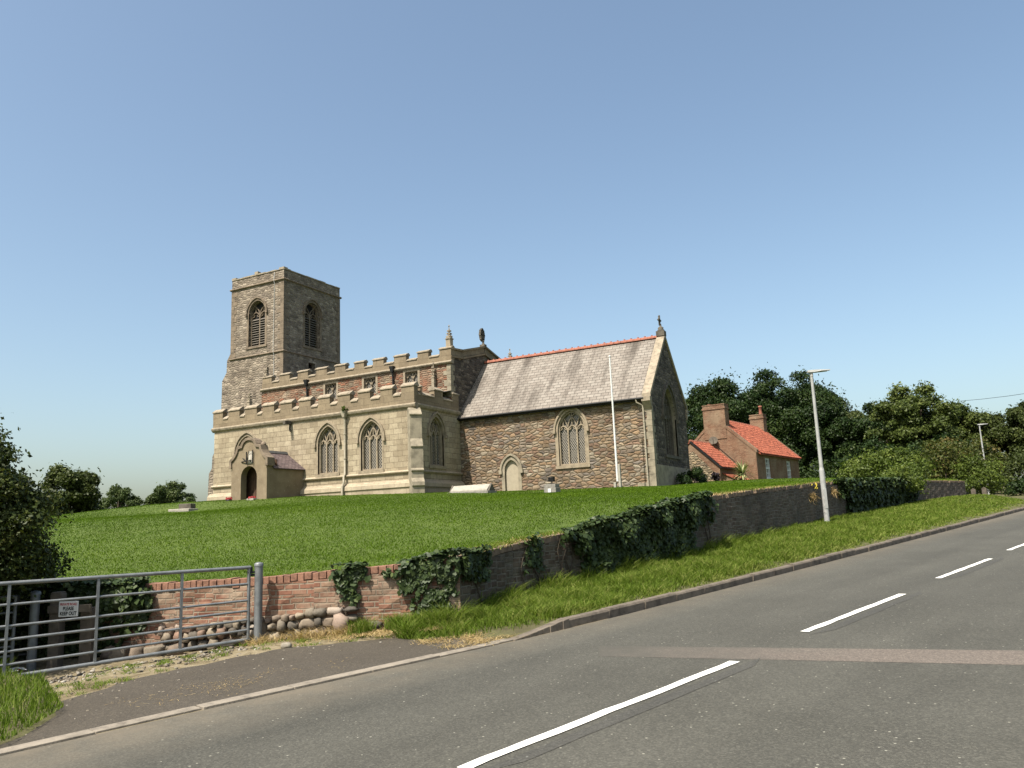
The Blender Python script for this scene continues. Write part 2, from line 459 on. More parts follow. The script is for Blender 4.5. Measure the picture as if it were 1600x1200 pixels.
def _slates(name, c1, c2, c3, bw, bh, stain, sa, lat=True):
    c1, c2, c3, stain = K(c1), K(c2), K(c3), K(stain)
    t = NT(name); uv = t.uv(); g = t.obj()
    b = t.new('TexBrick'); t.link(uv, b.inputs['Vector']); b.inputs['Scale'].default_value = 1
    b.inputs['Brick Width'].default_value = bw; b.inputs['Row Height'].default_value = bh; b.inputs['Mortar Size'].default_value = 0.013
    b.inputs['Mortar Smooth'].default_value = 0.1
    b.inputs['Color1'].default_value = (0, 0, 0, 1); b.inputs['Color2'].default_value = (1, 1, 1, 1)
    col = t.ramp(b.outputs['Color'], [(0, c1), (0.5, c2), (1, c3)])
    col = t.mix(0.5, col, t.ramp(t.noise(g, 7, 6, 0.7), [(0.25, 0.6), (0.5, 1.0), (0.75, 1.25)]), 'MULTIPLY')
    mp = t.new('Mapping'); t.link(uv, mp.inputs[0]); mp.inputs['Scale'].default_value = (1.0, 0.16, 1)
    st = t.noise(mp.outputs[0], 1.1, 5, 0.6)
    col = t.mix(t.ramp(st, [(0.48, 0.0), (0.66, sa)]), col, stain)
    col = t.mix(b.outputs['Fac'], col, tuple(x*0.3 for x in c1))
    t.base(col)
    sv = t.sep(uv)
    saw = t.math('FRACT', t.math('DIVIDE', sv[1], bh))
    t.bump(t.mix(0.25, t.math('SUBTRACT', t.math('SUBTRACT', 1.0, saw), b.outputs['Fac']), t.noise(g, 20, 3)), 0.7, 0.03)
    t.b.inputs['Roughness'].default_value = 0.75
    return t.mat
M['slate'] = _slates('grey_stone_slates', (0.285, 0.245, 0.205), (0.325, 0.285, 0.24), (0.375, 0.335, 0.285), 0.46, 0.27, (0.12, 0.10, 0.08), 0.92)
M['pslate'] = _slates('purple_slates', (0.15, 0.11, 0.11), (0.20, 0.145, 0.14), (0.245, 0.185, 0.175), 0.3, 0.16, (0.12, 0.09, 0.085), 0.4)
M['lead'] = m_plain('lead_sheet', (0.16, 0.16, 0.16), 0.6, 0.2, 0.25, 2)
M['terracotta'] = m_plain('terracotta_ridge', (0.42, 0.16, 0.105), 0.85, 0, 0.35, 6)
M['pipe'] = m_plain('cream_painted_pipe', (0.50, 0.44, 0.33), 0.6, 0, 0.2, 6)
M['iron'] = m_plain('black_iron', (0.025, 0.025, 0.025), 0.55, 0.2, 0.3, 8)
M['darkwood'] = m_plain('dark_oak_door', (0.128, 0.071, 0.044), 0.7, 0, 0.4, 5)
M['louvre'] = m_plain('weathered_oak_louvre', (0.20, 0.175, 0.145), 0.85, 0, 0.35, 6)
M['void'] = m_plain('dark_interior', (0.012, 0.011, 0.010), 0.9, 0, 0.2, 3, bump=0)
def _glass(name, lead, dark, per, wid):
    t = NT(name); uv = t.uv(); q = t.sep(uv)
    a = t.math('ADD', t.math('MULTIPLY', q[0], 1.45), q[1]); b = t.math('SUBTRACT', t.math('MULTIPLY', q[0], 1.45), q[1])
    fa = t.math('ABSOLUTE', t.math('SUBTRACT', t.math('FRACT', t.math('DIVIDE', a, per)), 0.5))
    fb = t.math('ABSOLUTE', t.math('SUBTRACT', t.math('FRACT', t.math('DIVIDE', b, per)), 0.5))
    mk = t.math('LESS_THAN', t.math('MINIMUM', fa, fb), wid)
    vr = t.noise(t.obj(), 5, 2)
    t.base(t.mix(mk, t.ramp(vr, [(0.3, dark), (0.7, tuple(x*2.2 for x in dark))]), lead))
    t.val(t.b.inputs['Roughness'], t.mr(mk, 0, 1, 0.25, 0.8)); t.b.inputs['Specular IOR Level'].default_value = 0.4
    return t.mat
M['glass'] = _glass('lattice_leaded_glass', (0.30, 0.265, 0.21), (0.012, 0.012, 0.012), 0.19, 0.085)
M['pane'] = m_plain('dark_window_glass', (0.02, 0.022, 0.022), 0.12, 0, 0.3, 3, spec=0.5, bump=0)
M['white'] = m_plain('white_paint', (0.95, 0.95, 0.92), 0.5, 0, 0.06, 4, bump=0.05)
M['cream'] = m_plain('cream_paint', (0.66, 0.61, 0.5), 0.6, 0, 0.1, 4, bump=0.05)
M['bulb'] = m_plain('lamp_lens', (0.55, 0.57, 0.58), 0.25, 0, 0.05, 4, bump=0)
M['galv'] = m_plain('galvanised_steel', (0.27, 0.285, 0.29), 0.5, 0.35, 0.3, 9, spec=0.5, bump=0.1)
M['lamp_grey'] = m_plain('grey_painted_lamp_column', (0.50, 0.505, 0.48), 0.6, 0.0, 0.18, 5, bump=0.05)
M['timber'] = m_plain('grey_timber', (0.15, 0.125, 0.095), 0.9, 0, 0.4, 7, bump=0.4)
M['concrete'] = m_plain('grey_concrete', (0.33, 0.31, 0.27), 0.9, 0, 0.35, 8, bump=0.4)
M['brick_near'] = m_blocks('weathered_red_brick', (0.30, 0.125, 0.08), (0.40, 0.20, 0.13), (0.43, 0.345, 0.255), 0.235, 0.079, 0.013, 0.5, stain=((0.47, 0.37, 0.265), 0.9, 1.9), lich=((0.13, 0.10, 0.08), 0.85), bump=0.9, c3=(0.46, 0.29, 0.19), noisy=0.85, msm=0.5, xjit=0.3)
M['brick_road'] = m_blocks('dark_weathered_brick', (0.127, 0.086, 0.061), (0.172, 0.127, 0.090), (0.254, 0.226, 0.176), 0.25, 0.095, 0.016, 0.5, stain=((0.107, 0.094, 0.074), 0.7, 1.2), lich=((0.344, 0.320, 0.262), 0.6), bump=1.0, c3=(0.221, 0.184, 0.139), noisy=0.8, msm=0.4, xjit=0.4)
M['brick_cottage'] = m_blocks('cottage_brick', (0.25, 0.115, 0.068), (0.33, 0.17, 0.10), (0.36, 0.26, 0.17), 0.23, 0.078, 0.011, 0.5, stain=((0.43, 0.32, 0.21), 0.8, 0.7), lich=((0.14, 0.085, 0.055), 0.6), bump=0.7, c3=(0.40, 0.24, 0.15), noisy=0.8, xjit=0.2)
M['cobble_cottage'] = m_rubble('cream_cobble', [(0.46, 0.37, 0.24), (0.38, 0.30, 0.19), (0.53, 0.45, 0.31), (0.33, 0.25, 0.17), (0.48, 0.36, 0.22)], (0.32, 0.26, 0.175), 0.3, 0.17, 0.09, 0.25, 0.9)
def _pantile():
    t = NT('orange_clay_pantiles'); uv = t.uv(); q = t.sep(uv); g = t.obj()
    b = t.new('TexBrick'); t.link(uv, b.inputs['Vector']); b.inputs['Scale'].default_value = 1; b.offset = 0.0
    b.inputs['Brick Width'].default_value = 0.24; b.inputs['Row Height'].default_value = 0.30; b.inputs['Mortar Size'].default_value = 0.002
    b.inputs['Color1'].default_value = (0, 0, 0, 1); b.inputs['Color2'].default_value = (1, 1, 1, 1)
    col = t.ramp(b.outputs['Color'], [(0, (0.185, 0.052, 0.030)), (0.5, (0.230, 0.066, 0.036)), (1, (0.275, 0.088, 0.050))])
    col = t.mix(0.45, col, t.ramp(t.noise(g, 3, 6, 0.7), [(0.25, 0.6), (0.5, 1.0), (0.75, 1.2)]), 'MULTIPLY')
    t.base(col)
    wv = t.math('SINE', t.math('MULTIPLY', q[0], 2*math.pi/0.24))
    saw = t.math('FRACT', t.math('DIVIDE', q[1], 0.30))
    h = t.math('ADD', t.math('MULTIPLY', wv, 0.5), t.math('MULTIPLY', saw, -0.7))
    t.bump(h, 1.0, 0.05); t.b.inputs['Roughness'].default_value = 0.8
    return t.mat
M['pantile'] = _pantile()
def _asphalt(name, c0, c1, speck, paths=False, dirt=None, fade=None):
    c0, c1, speck = K(c0, .46), K(c1, .46), K(speck, .5)
    if dirt: dirt = (K(dirt[0]),)+dirt[1:]
    t = NT(name); uv = t.uv(); g = t.obj()
    q = t.sep(uv)
    c = t.ramp(t.noise(g, 0.7, 5, 0.6), [(0.3, c0), (0.7, c1)])
    if paths:
        # slow change of tone across the road (polished wheel tracks), uv.y = distance across
        ws = t.new('Mapping'); t.link(uv, ws.inputs[0]); ws.inputs['Scale'].default_value = (0.06, 1.0, 1)
        c = t.mix(0.6, c, t.ramp(t.noise(ws.outputs[0], 0.9, 3, 0.5), [(0.3, 0.72), (0.7, 1.3)]), 'MULTIPLY')
    ag = t.new('TexVoronoi', voronoi_dimensions='3D', feature='F1'); t.link(g, ag.inputs['Vector']); ag.inputs['Scale'].default_value = 75
    sc = t.new('SeparateColor'); t.link(ag.outputs['Color'], sc.inputs[0])
    c = t.mix(0.85, c, t.ramp(sc.outputs[0], [(0.0, 0.7), (0.5, 0.98), (0.85, 1.22), (1.0, 1.6)]), 'MULTIPLY')
    sp = t.new('TexVoronoi', voronoi_dimensions='3D', feature='F1'); t.link(g, sp.inputs['Vector']); sp.inputs['Scale'].default_value = 22
    s2 = t.new('SeparateColor'); t.link(sp.outputs['Color'], s2.inputs[0])
    near = t.math('MULTIPLY', t.math('LESS_THAN', sp.outputs['Distance'], 0.2), t.math('GREATER_THAN', s2.outputs[0], 0.945))
    c = t.mix(near, c, speck)
    if dirt:
        dn = t.noise(g, 2.2, 5, 0.65)
        fac = t.math('MULTIPLY', t.mr(q[1], dirt[1], dirt[2], 0, 1), t.ramp(dn, [(0.3, 0.25), (0.7, 1.0)]))
        c = t.mix(t.math('MULTIPLY', fac, 0.8), c, dirt[0])
    if fade:
        fn = t.math('ADD', q[1], t.math('MULTIPLY', t.math('SUBTRACT', t.noise(g, 3, 5, 0.6), 0.5), 2.5))
        c = t.mix(t.mr(fn, fade[1], fade[2], 0, 0.9), c, K(fade[0], .46))
    t.base(c)
    t.bump(t.mix(0.4, sc.outputs[0], t.noise(g, 120, 3)), 0.6, 0.006)
    t.b.inputs['Roughness'].default_value = 0.85
    return t.mat
M['asphalt'] = _asphalt('worn_asphalt', (0.108, 0.104, 0.084), (0.138, 0.133, 0.109), (0.440, 0.424, 0.344), True, ((0.240, 0.200, 0.144), 6.2, 7.3))
M['apron'] = _asphalt('brownish_drive_tarmac', (0.099, 0.083, 0.061), (0.130, 0.111, 0.084), (0.292, 0.259, 0.200))
M['patch'] = _asphalt('reddish_trench_repair', (0.212, 0.176, 0.146), (0.242, 0.204, 0.169), (0.340, 0.292, 0.241), fade=((0.122, 0.118, 0.096), 3.2, 5.7))
M['seal'] = _asphalt('dark_joint_sealing', (0.097, 0.094, 0.081), (0.121, 0.117, 0.100), (0.278, 0.282, 0.251))
def _marking():
    t = NT('worn_white_road_paint'); g = t.obj()
    n = t.noise(g, 16, 6, 0.75); n2 = t.noise(g, 1.8, 4, 0.6)
    wear = t.ramp(t.math('ADD', n, t.math('MULTIPLY', n2, 0.35)), [(0.74, 0.0), (0.9, 0.85)])
    t.base(t.mix(wear, (0.66, 0.645, 0.59), (0.2, 0.195, 0.18))); t.bump(t.noise(g, 90, 3), 0.4, 0.004)
    t.b.inputs['Roughness'].default_value = 0.7
    return t.mat
M['marking'] = _marking()
M['kerb'] = m_plain('dirty_concrete_kerb', (0.200, 0.166, 0.128), 0.9, 0, 0.5, 5, bump=0.6)
M['kerb_flush'] = m_plain('pale_flush_kerb', (0.33, 0.285, 0.225), 0.9, 0, 0.4, 6, bump=0.5)
def _soil(name, cols, scale):
    t = NT(name); g = t.obj()
    a = t.noise(g, scale, 7, 0.7); b = t.noise(g, scale*0.25, 4, 0.6)
    f = t.math('ADD', t.math('MULTIPLY', a, 0.6), t.math('MULTIPLY', b, 0.4))
    t.base(t.ramp(f, [(0.32+0.36*i/(len(cols)-1), c) for i, c in enumerate(cols)]))
    t.bump(t.noise(g, 45, 5, 0.7), 0.8, 0.02); t.b.inputs['Roughness'].default_value = 0.95
    return t.mat
M['lawn'] = _soil('lawn_turf', [(0.042, 0.064, 0.010), (0.060, 0.088, 0.013), (0.074, 0.10, 0.019)], 2.5)
M['verge'] = _soil('verge_soil', [(0.05, 0.042, 0.022), (0.075, 0.07, 0.03), (0.085, 0.095, 0.028)], 3)
M['field'] = _soil('field_turf', [(0.06, 0.085, 0.025), (0.10, 0.13, 0.04), (0.14, 0.15, 0.06)], 0.4)
M['dirt'] = _soil('dry_mossy_dirt', [(0.075, 0.058, 0.031), (0.136, 0.109, 0.061), (0.204, 0.170, 0.109), (0.116, 0.102, 0.041)], 5)
M['grass'] = m_leaf('grass_blades', (0.053, 0.086, 0.009), (0.099, 0.148, 0.018), (0.214, 0.227, 0.065), 0.6, 0.35, 0.08)
M['lawngrass'] = m_leaf('lawn_blades', (0.042, 0.078, 0.003), (0.061, 0.108, 0.005), (0.089, 0.136, 0.009), 0.6, 0.3, 0.08)
M['dry'] = m_leaf('dry_grass_stems', (0.20, 0.13, 0.055), (0.33, 0.24, 0.11), (0.48, 0.38, 0.2), 0.8, 0.2, 0.2)
M['ivy'] = m_leaf('ivy_leaves', (0.014, 0.024, 0.008), (0.031, 0.050, 0.014), (0.090, 0.114, 0.038), 0.5, 0.12, 0.22)
M['ivy_young'] = m_leaf('young_ivy_leaves', (0.045, 0.075, 0.016), (0.085, 0.13, 0.028), (0.15, 0.19, 0.05), 0.45, 0.25, 0.4)
M['hawthorn'] = m_leaf('hawthorn_leaves', (0.018, 0.026, 0.007), (0.040, 0.055, 0.012), (0.090, 0.091, 0.023), 0.5, 0.18, 0.15)
M['leaf_dark'] = m_leaf('dark_tree_leaves', (0.009, 0.020, 0.005), (0.020, 0.036, 0.009), (0.041, 0.060, 0.014), 0.5, 0.18, 0.15)
M['leaf_olive'] = m_leaf('olive_tree_leaves', (0.022, 0.032, 0.008), (0.046, 0.060, 0.015), (0.087, 0.101, 0.027), 0.5, 0.18, 0.15)
M['leaf_ash'] = m_leaf('ash_tree_leaves', (0.026, 0.040, 0.009), (0.060, 0.079, 0.018), (0.115, 0.132, 0.036), 0.45, 0.18, 0.15)
M['leaf_far'] = m_leaf('far_tree_leaves', (0.034, 0.051, 0.0165), (0.0595, 0.0808, 0.027), (0.102, 0.1232, 0.045), 0.55, 0.25, 0.15)
M['shrub'] = m_leaf('bright_shrub_leaves', (0.036, 0.055, 0.010), (0.072, 0.100, 0.017), (0.131, 0.160, 0.032), 0.5, 0.3, 0.15)
M['shrub_red'] = m_leaf('bronze_shrub_leaves', (0.033, 0.040, 0.009), (0.056, 0.070, 0.014), (0.139, 0.086, 0.033), 0.5, 0.25, 0.15)
M['purple_leaf'] = m_leaf('dark_purple_leaves', (0.012, 0.010, 0.012), (0.026, 0.016, 0.02), (0.06, 0.045, 0.04), 0.5, 0.1)
M['spike'] = m_leaf('spiky_leaves', (0.06, 0.09, 0.03), (0.14, 0.17, 0.06), (0.42, 0.38, 0.19), 0.5, 0.15)
M['poppy'] = m_plain('red_paper_petals', (0.34, 0.03, 0.03), 0.7, 0, 0.3, 12)
M['bark'] = m_plain('bark', (0.10, 0.078, 0.055), 0.95, 0, 0.4, 8, bump=0.8)
M['flower'] = m_plain('yellow_petals', (0.6, 0.48, 0.04), 0.7, 0, 0.2, 9)
M['pebble'] = m_rubble('pebble_tones', [(0.42, 0.37, 0.3), (0.33, 0.27, 0.2), (0.5, 0.47, 0.42), (0.25, 0.2, 0.16)], (0.4, 0.35, 0.28), 0.5, 0.5, 0.01, 0.1, 0.2)
def m_attr_stone(name, stops):
    stops = [(p, K(c)) for p, c in stops]
    t = NT(name); a = t.new('Attribute'); a.attribute_name = 'v'
    c = t.ramp(a.outputs['Fac'], stops); g = t.obj()
    t.base(t.mix(0.6, c, t.ramp(t.noise(g, 18, 5, 0.65), [(0.25, 0.55), (0.5, 1.0), (0.75, 1.2)]), 'MULTIPLY'))
    t.bump(t.noise(g, 30, 5), 0.5, 0.01); return t.mat
M['boulder'] = m_attr_stone('field_cobbles', [(0, (0.10, 0.088, 0.075)), (0.25, (0.21, 0.18, 0.14)), (0.5, (0.40, 0.33, 0.24)), (0.7, (0.26, 0.20, 0.15)), (0.85, (0.36, 0.23, 0.165)), (1.0, (0.52, 0.47, 0.39))])
M['gravel'] = m_attr_stone('pale_gravel', [(0, (0.136, 0.112, 0.080)), (0.4, (0.256, 0.216, 0.160)), (0.8, (0.360, 0.320, 0.256)), (1.0, (0.496, 0.464, 0.400))])
# ------------------------------------------------------------------ ground, road, kerb, lawn
RD = Vector((math.sin(R(14.39)), math.cos(R(14.39)), 0)); RS = Vector((RD.y, -RD.x, 0)); SLOPE = 0.0345
def rp(u, s, dz=0.0):
    return RD*u + RS*s + Vector((0, 0, SLOPE*u + dz))
def us(x, y):
    return x*RD.x + y*RD.y, x*RS.x + y*RS.y
KU = [-30, 0, 2, 3.6, 5.4, 8, 10, 18, 30, 40, 50, 120]; KS = [-7.7, -7.62, -7.57, -7.47, -7.3, -7.06, -7.0, -7.05, -7.2, -7.37, -7.55, -8.5]
def kerb_s(u): return float(np.interp(u, KU, KS))
def strip(name, us_, fa, fb, mat, dz, kind='structure', nz=None, uvroad=True, cross=6):
    """sheet between two lines s=fa(u), s=fb(u) on the road plane"""
    vs = []; uv = []; fs = []
    for u in us_:
        a, b = fa(u), fb(u)
        for k in range(cross+1):
            s_ = a+(b-a)*k/cross
            p = rp(u, s_, dz)
            if nz: p.z += nz(p.x, p.y)
            vs.append(p); uv.append((u, -s_))
    w = cross+1
    for i in range(len(us_)-1):
        for k in range(cross):
            fs.append((i*w+k, i*w+k+1, (i+1)*w+k+1, (i+1)*w+k))
    me = bpy.data.meshes.new(name); me.from_pydata(vs, [], fs)
    # face up
    if me.polygons and me.polygons[0].normal.z < 0: me.flip_normals()
    me.materials.append(mat)
    l = me.uv_layers.new(name='UVMap')
    for lp in me.loops: l.data[lp.index].uv = uv[lp.vertex_index]
    o = bpy.data.objects.new(name, me); COL.objects.link(o)
    return tag(o, kind=kind)
lin = lambda a, b, n: [a+(b-a)*i/n for i in range(n+1)]
strip('road', lin(-30, 120, 75), lambda u: kerb_s(u)+0.02, lambda u: 3.4, M['asphalt'], 0.0)
# pale strip of field on the far side of the road and the land all round
mb = MB(); mb.poly([(-1500, -1500, -1.4), (1500, -1500, -1.4), (1500, 1500, -1.4), (-1500, 1500, -1.4)])
tag(mb.build('ground', M['field']), kind='structure')
strip('field', lin(-30, 120, 20), lambda u: 3.35, lambda u: 60, M['field'], -0.03)
# trench repair, joint sealing and dashes
def quadsheet(name, quads, mat, dz, sub=8):
    vs = []; fs = []
    for (a, b, c, d) in quads:       # a-b one long edge, d-c the other, in (u, s)
        i0 = len(vs)
        for k in range(sub+1):
            f = k/sub
            j1 = RNG.normal(0, 0.006); j2 = RNG.normal(0, 0.006)
            vs.append(rp(a[0]+(b[0]-a[0])*f + j1*0.4, a[1]+(b[1]-a[1])*f+j1, dz)); vs.append(rp(d[0]+(c[0]-d[0])*f + j2*0.4, d[1]+(c[1]-d[1])*f+j2, dz))
        for k in range(sub): fs.append((i0+2*k, i0+2*k+1, i0+2*k+3, i0+2*k+2))
    me = bpy.data.meshes.new(name); me.from_pydata(vs, [], fs)
    me.update()
    bm_ = bmesh.new(); bm_.from_mesh(me)
    for f in bm_.faces:
        if f.normal.z < 0: f.normal_flip()
    bm_.to_mesh(me); bm_.free()
    me.materials.append(mat); l = me.uv_layers.new(name='UVMap')
    for lp in me.loops:
        v = me.vertices[lp.vertex_index].co; q = us(v.x, v.y); l.data[lp.index].uv = (q[0], -q[1])
    o = bpy.data.objects.new(name, me); COL.objects.link(o)
    return tag(o, kind='structure')
quadsheet('trench_repair', [((7.80, -5.85), (10.9, 3.3), (10.1, 3.4), (7.30, -5.50))], M['patch'], 0.002, 24)
quadsheet('joint_sealing', [((u0-0.1, -3.95), (u0+4.0, -3.90), (u0+3.6, -3.78), (u0+0.3, -3.82)) for u0 in (3.9, 9.4, 15.0)], M['seal'], 0.003, 10)
DASH = [(3.86, 7.62), (9.44, 12.95), (15.05, 18.55), (20.55, 24.2), (26.1, 29.7), (31.7, 35.3), (37.3, 40.9), (42.9, 46.5), (-1.7, 1.9)]
quadsheet('road_marking', [((a, -4.13), (b, -4.08), (b, -3.98), (a, -4.03)) for a, b in DASH], M['marking'], 0.008, 16)
# kerb: raised stones, each with its own joint
mb = MB()
u = 8.75
while u < 62:
    L = 0.915; g = 0.008
    c0, c1 = kerb_s(u), kerb_s(u+L-g)
    hj = 0.125 + random.uniform(-0.012, 0.012); sj = random.uniform(-0.012, 0.012)
    a0, a1, b0, b1 = rp(u, c0+sj, -0.02), rp(u+L-g, c1+sj, -0.02), rp(u, c0-0.14+sj, -0.02), rp(u+L-g, c1-0.14+sj, -0.02)
    up = Vector((0, 0, hj+0.02)); ch = RS*-0.018
    v = [a0, a1, a1+up*0.8, a0+up*0.8, a1+up+ch, a0+up+ch, b1+up, b0+up, b1, b0]
    mb.add(v, [(0,1,2,3)[::-1], (3,2,4,5)[::-1], (5,4,6,7)[::-1], (7,6,8,9)[::-1], (0,3,5,7,9), (1,8,6,4,2)])
    u += L
# the dropped length down to the drive
n = 8
for i in range(n):
    u0, u1 = 7.7+1.05*i/n, 7.7+1.05*(i+1)/n-0.004
    h0, h1 = 0.014+0.112*(i/n)**1.2, 0.014+0.112*((i+1)/n)**1.2
    jj = RNG.uniform(-0.01, 0.01)
    v = [rp(u0, kerb_s(u0)+jj, -0.02), rp(u1, kerb_s(u1)+jj, -0.02), rp(u1, kerb_s(u1)+jj, h1), rp(u0, kerb_s(u0)+jj, h0), rp(u1, kerb_s(u1)-0.14, h1), rp(u0, kerb_s(u0)-0.14, h0)]
    mb.add(v, [(3,2,1,0), (5,4,2,3), (0,5,3) , (1,2,4)])
tag(mb.build('kerb', M['kerb'], bevel=0.006), kind='structure')
mb = MB()
u = -20.0
while u < 7.7:
    L = 0.915 if u+0.915 < 7.6 else 7.7-u
    hj = 0.016 + random.uniform(-0.006, 0.008); sj = random.uniform(-0.015, 0.015)
    v = [rp(u, kerb_s(u)+sj, hj), rp(u+L-0.012, kerb_s(u+L)+sj, hj), rp(u+L-0.012, kerb_s(u+L)-0.15+sj, hj+0.004), rp(u, kerb_s(u)-0.15+sj, hj+0.004)]
    w_ = [p-Vector((0,0,0.06)) for p in v]
    mb.add(v+w_, [(0,3,2,1)[::-1], (0,4,5,1), (0,3,7,4), (1,5,6,2), (2,6,7,3)])
    u += L
tag(mb.build('flush_kerb', M['kerb_flush'], bevel=0.004), kind='structure')

# boundary wall line: x, y, z of the ground in front, z of the wall top
WL = [(-16.0, 6.6, 0.0, 1.0), (-13.5, 7.22, 0.02, 1.02), (-10.7, 8.15, 0.06, 1.05), (-8.84, 8.97, 0.20, 1.10), (-7.12, 9.79, 0.35, 1.20), (-6.33, 10.17, 0.39, 1.28),
      (-6.33, 11.83, 0.49, 1.39), (-6.04, 13.69, 0.63, 1.55), (-5.36, 15.28, 0.76, 1.82), (-4.81, 18.03, 0.94, 2.15), (-4.2, 22.32, 1.16, 2.39),
      (-3.56, 29.24, 1.45, 2.71), (-2.8, 35.0, 1.66, 2.88), (-1.91, 41.29, 1.86, 3.03), (-0.95, 46.86, 2.06, 3.14), (1.3, 55.16, 2.3, 3.21)]
CORNER = 5
def resample(pts, step):
    out = []
    for a, b in zip(pts[:-1], pts[1:]):
        L = math.hypot(b[0]-a[0], b[1]-a[1]); n = max(1, int(round(L/step)))
        for i in range(n):
            f = i/n; out.append(tuple(a[k]+(b[k]-a[k])*f for k in range(4)))
    out.append(tuple(pts[-1])); return out
def offset(pts, d):
    """move to the left of travel (into the churchyard) by d"""
    out = []
    for i, p in enumerate(pts):
        t0 = Vector((p[0]-pts[max(i-1,0)][0], p[1]-pts[max(i-1,0)][1])); t1 = Vector((pts[min(i+1,len(pts)-1)][0]-p[0], pts[min(i+1,len(pts)-1)][1]-p[1]))
        if t0.length < 1e-6: t0 = t1
        if t1.length < 1e-6: t1 = t0
        t0.normalize(); t1.normalize(); t = (t0+t1).normalized(); k = 1/max(0.6, t.dot(t1))
        out.append((p[0]-t.y*d*k, p[1]+t.x*d*k)+tuple(p[2:]))
    return out
WALL_T = 0.34
# lawn height from spot heights (thin plate)
back = offset(WL, WALL_T)
CP = [(p[0], p[1], p[3]-0.04) for p in back] + [
 (-14, 43.5, 3.48), (-20, 43.5, 3.65), (-26.7, 43.5, 3.82), (-26.7, 38.4, 3.72), (-35, 38.4, 3.98), (-43.2, 38.4, 4.02), (-38, 35.2, 3.86), (-35.2, 35.2, 3.80), (-14, 51, 3.9), (-30, 52, 4.1), (-43, 51, 4.2), (-49, 45, 4.12),
 (-22.3, 37.4, 3.50), (-17.8, 38.1, 3.28), (-15.1, 40.6, 3.44), (-36.4, 30.6, 3.17), (-40.4, 26.2, 3.08), (-40.8, 28.3, 3.26), (-40.4, 30.75, 3.58), (-40.7, 35, 3.9),
 (-52, 28, 2.6), (-62, 32, 1.5), (-75, 45, 1.0), (-60, 55, 2.9), (-80, 70, 1.5), (-55, 15, 1.2), (-80, 20, 0.3), (-20, 10, 1.35), (-30, 14, 2.2), (-24, 20, 2.45),
 (-11.5, 59.5, 4.12), (-10, 69, 4.2), (-15.5, 57, 4.1), (-8, 58, 3.95), (2.5, 62, 3.5), (0, 75, 4.0), (-20, 85, 4.3), (-45, 80, 3.6), (8, 90, 4.2), (-5.5, 50, 3.62)]
CPA = np.array(CP)
def _tps(d): return np.where(d > 0, d*d*np.log(d+1e-12), 0)
_n = len(CPA); _A = np.zeros((_n+3, _n+3)); _d = np.hypot(CPA[:,None,0]-CPA[None,:,0], CPA[:,None,1]-CPA[None,:,1])
_A[:_n,:_n] = _tps(_d)+np.eye(_n)*0.3; _A[:_n,_n:] = np.c_[np.ones(_n), CPA[:,:2]]; _A[_n:,:_n] = _A[:_n,_n:].T
_w = np.linalg.solve(_A, np.r_[CPA[:,2], 0, 0, 0])
def lawn_z(x, y):
    x = np.asarray(x, float); y = np.asarray(y, float); sh = x.shape; x = x.ravel(); y = y.ravel()
    d = np.hypot(x[:,None]-CPA[None,:,0], y[:,None]-CPA[None,:,1])
    return (_tps(d)@_w[:_n] + _w[_n] + _w[_n+1]*x + _w[_n+2]*y).reshape(sh)
def lz(x, y): return float(lawn_z(np.array([x]), np.array([y]))[0])
bline = [(p[0], p[1], p[3]) for p in offset(resample(WL, 0.6), WALL_T*0.55)]
outer = [(0.9, 60), (-1.5, 74), (-1.0, 100), (-30, 110), (-85, 100), (-100, 40), (-70, -5), (-50, -2.5), (-30, 0), (-22.0, 3.8)]
poly = [(p[0], p[1]) for p in bline] + outer
def inpoly(px, py, poly):
    c = np.zeros(px.shape, bool); n = len(poly)
    for i in range(n):
        x1, y1 = poly[i]; x2, y2 = poly[(i+1) % n]
        cond = ((y1 > py) != (y2 > py)) & (px < (x2-x1)*(py-y1)/((y2-y1) if y2 != y1 else 1e-9)+x1)
        c ^= cond
    return c
gx, gy = np.meshgrid(np.arange(-60, 10, 0.8), np.arange(2, 66, 0.8)); gx = gx.ravel()+RNG.uniform(-.2,.2,gx.size); gy = gy.ravel()+RNG.uniform(-.2,.2,gy.size)
g2x, g2y = np.meshgrid(np.arange(-98, 12, 4.0), np.arange(-4, 108, 4.0)); g2x = g2x.ravel(); g2y = g2y.ravel()
k2 = (g2x < -60) | (g2y > 66); gx = np.r_[gx, g2x[k2]]; gy = np.r_[gy, g2y[k2]]
ins = inpoly(gx, gy, poly)
pts2 = [Vector(p) for p in poly] + [Vector((a, b)) for a, b in zip(gx[ins], gy[ins])]
nb = len(poly)
res = delaunay_2d_cdt(pts2, [(i, (i+1) % nb) for i in range(nb)], [], 1, 1e-5)
vx = np.array([v.x for v in res[0]]); vy = np.array([v.y for v in res[0]]); vz = lawn_z(vx, vy)
# meet the wall top along the boundary
wb = np.array([(p[0], p[1], p[2]) for p in bline])
dd = np.hypot(vx[:,None]-wb[None,:,0], vy[:,None]-wb[None,:,1]); near = dd.min(1); zi = wb[dd.argmin(1), 2]-0.05
f = np.clip(1-near/1.2, 0, 1); vz = vz*(1-f)+zi*f
def lawn_zb(x, y):
    z = lawn_z(x, y); d = np.hypot(x[:,None]-wb[None,:,0], y[:,None]-wb[None,:,1]); f = np.clip(1-d.min(1)/1.2, 0, 1)
    return z*(1-f)+(wb[d.argmin(1), 2]-0.05)*f
me = bpy.data.meshes.new('lawn'); me.from_pydata(list(zip(vx, vy, vz)), [], [list(q) for q in res[2]])
for p_ in me.polygons: p_.use_smooth = True
me.update()
if me.polygons[0].normal.z < 0: me.flip_normals()
me.materials.append(M['lawn'])
o = bpy.data.objects.new('lawn', me); COL.objects.link(o); tag(o, kind='structure')

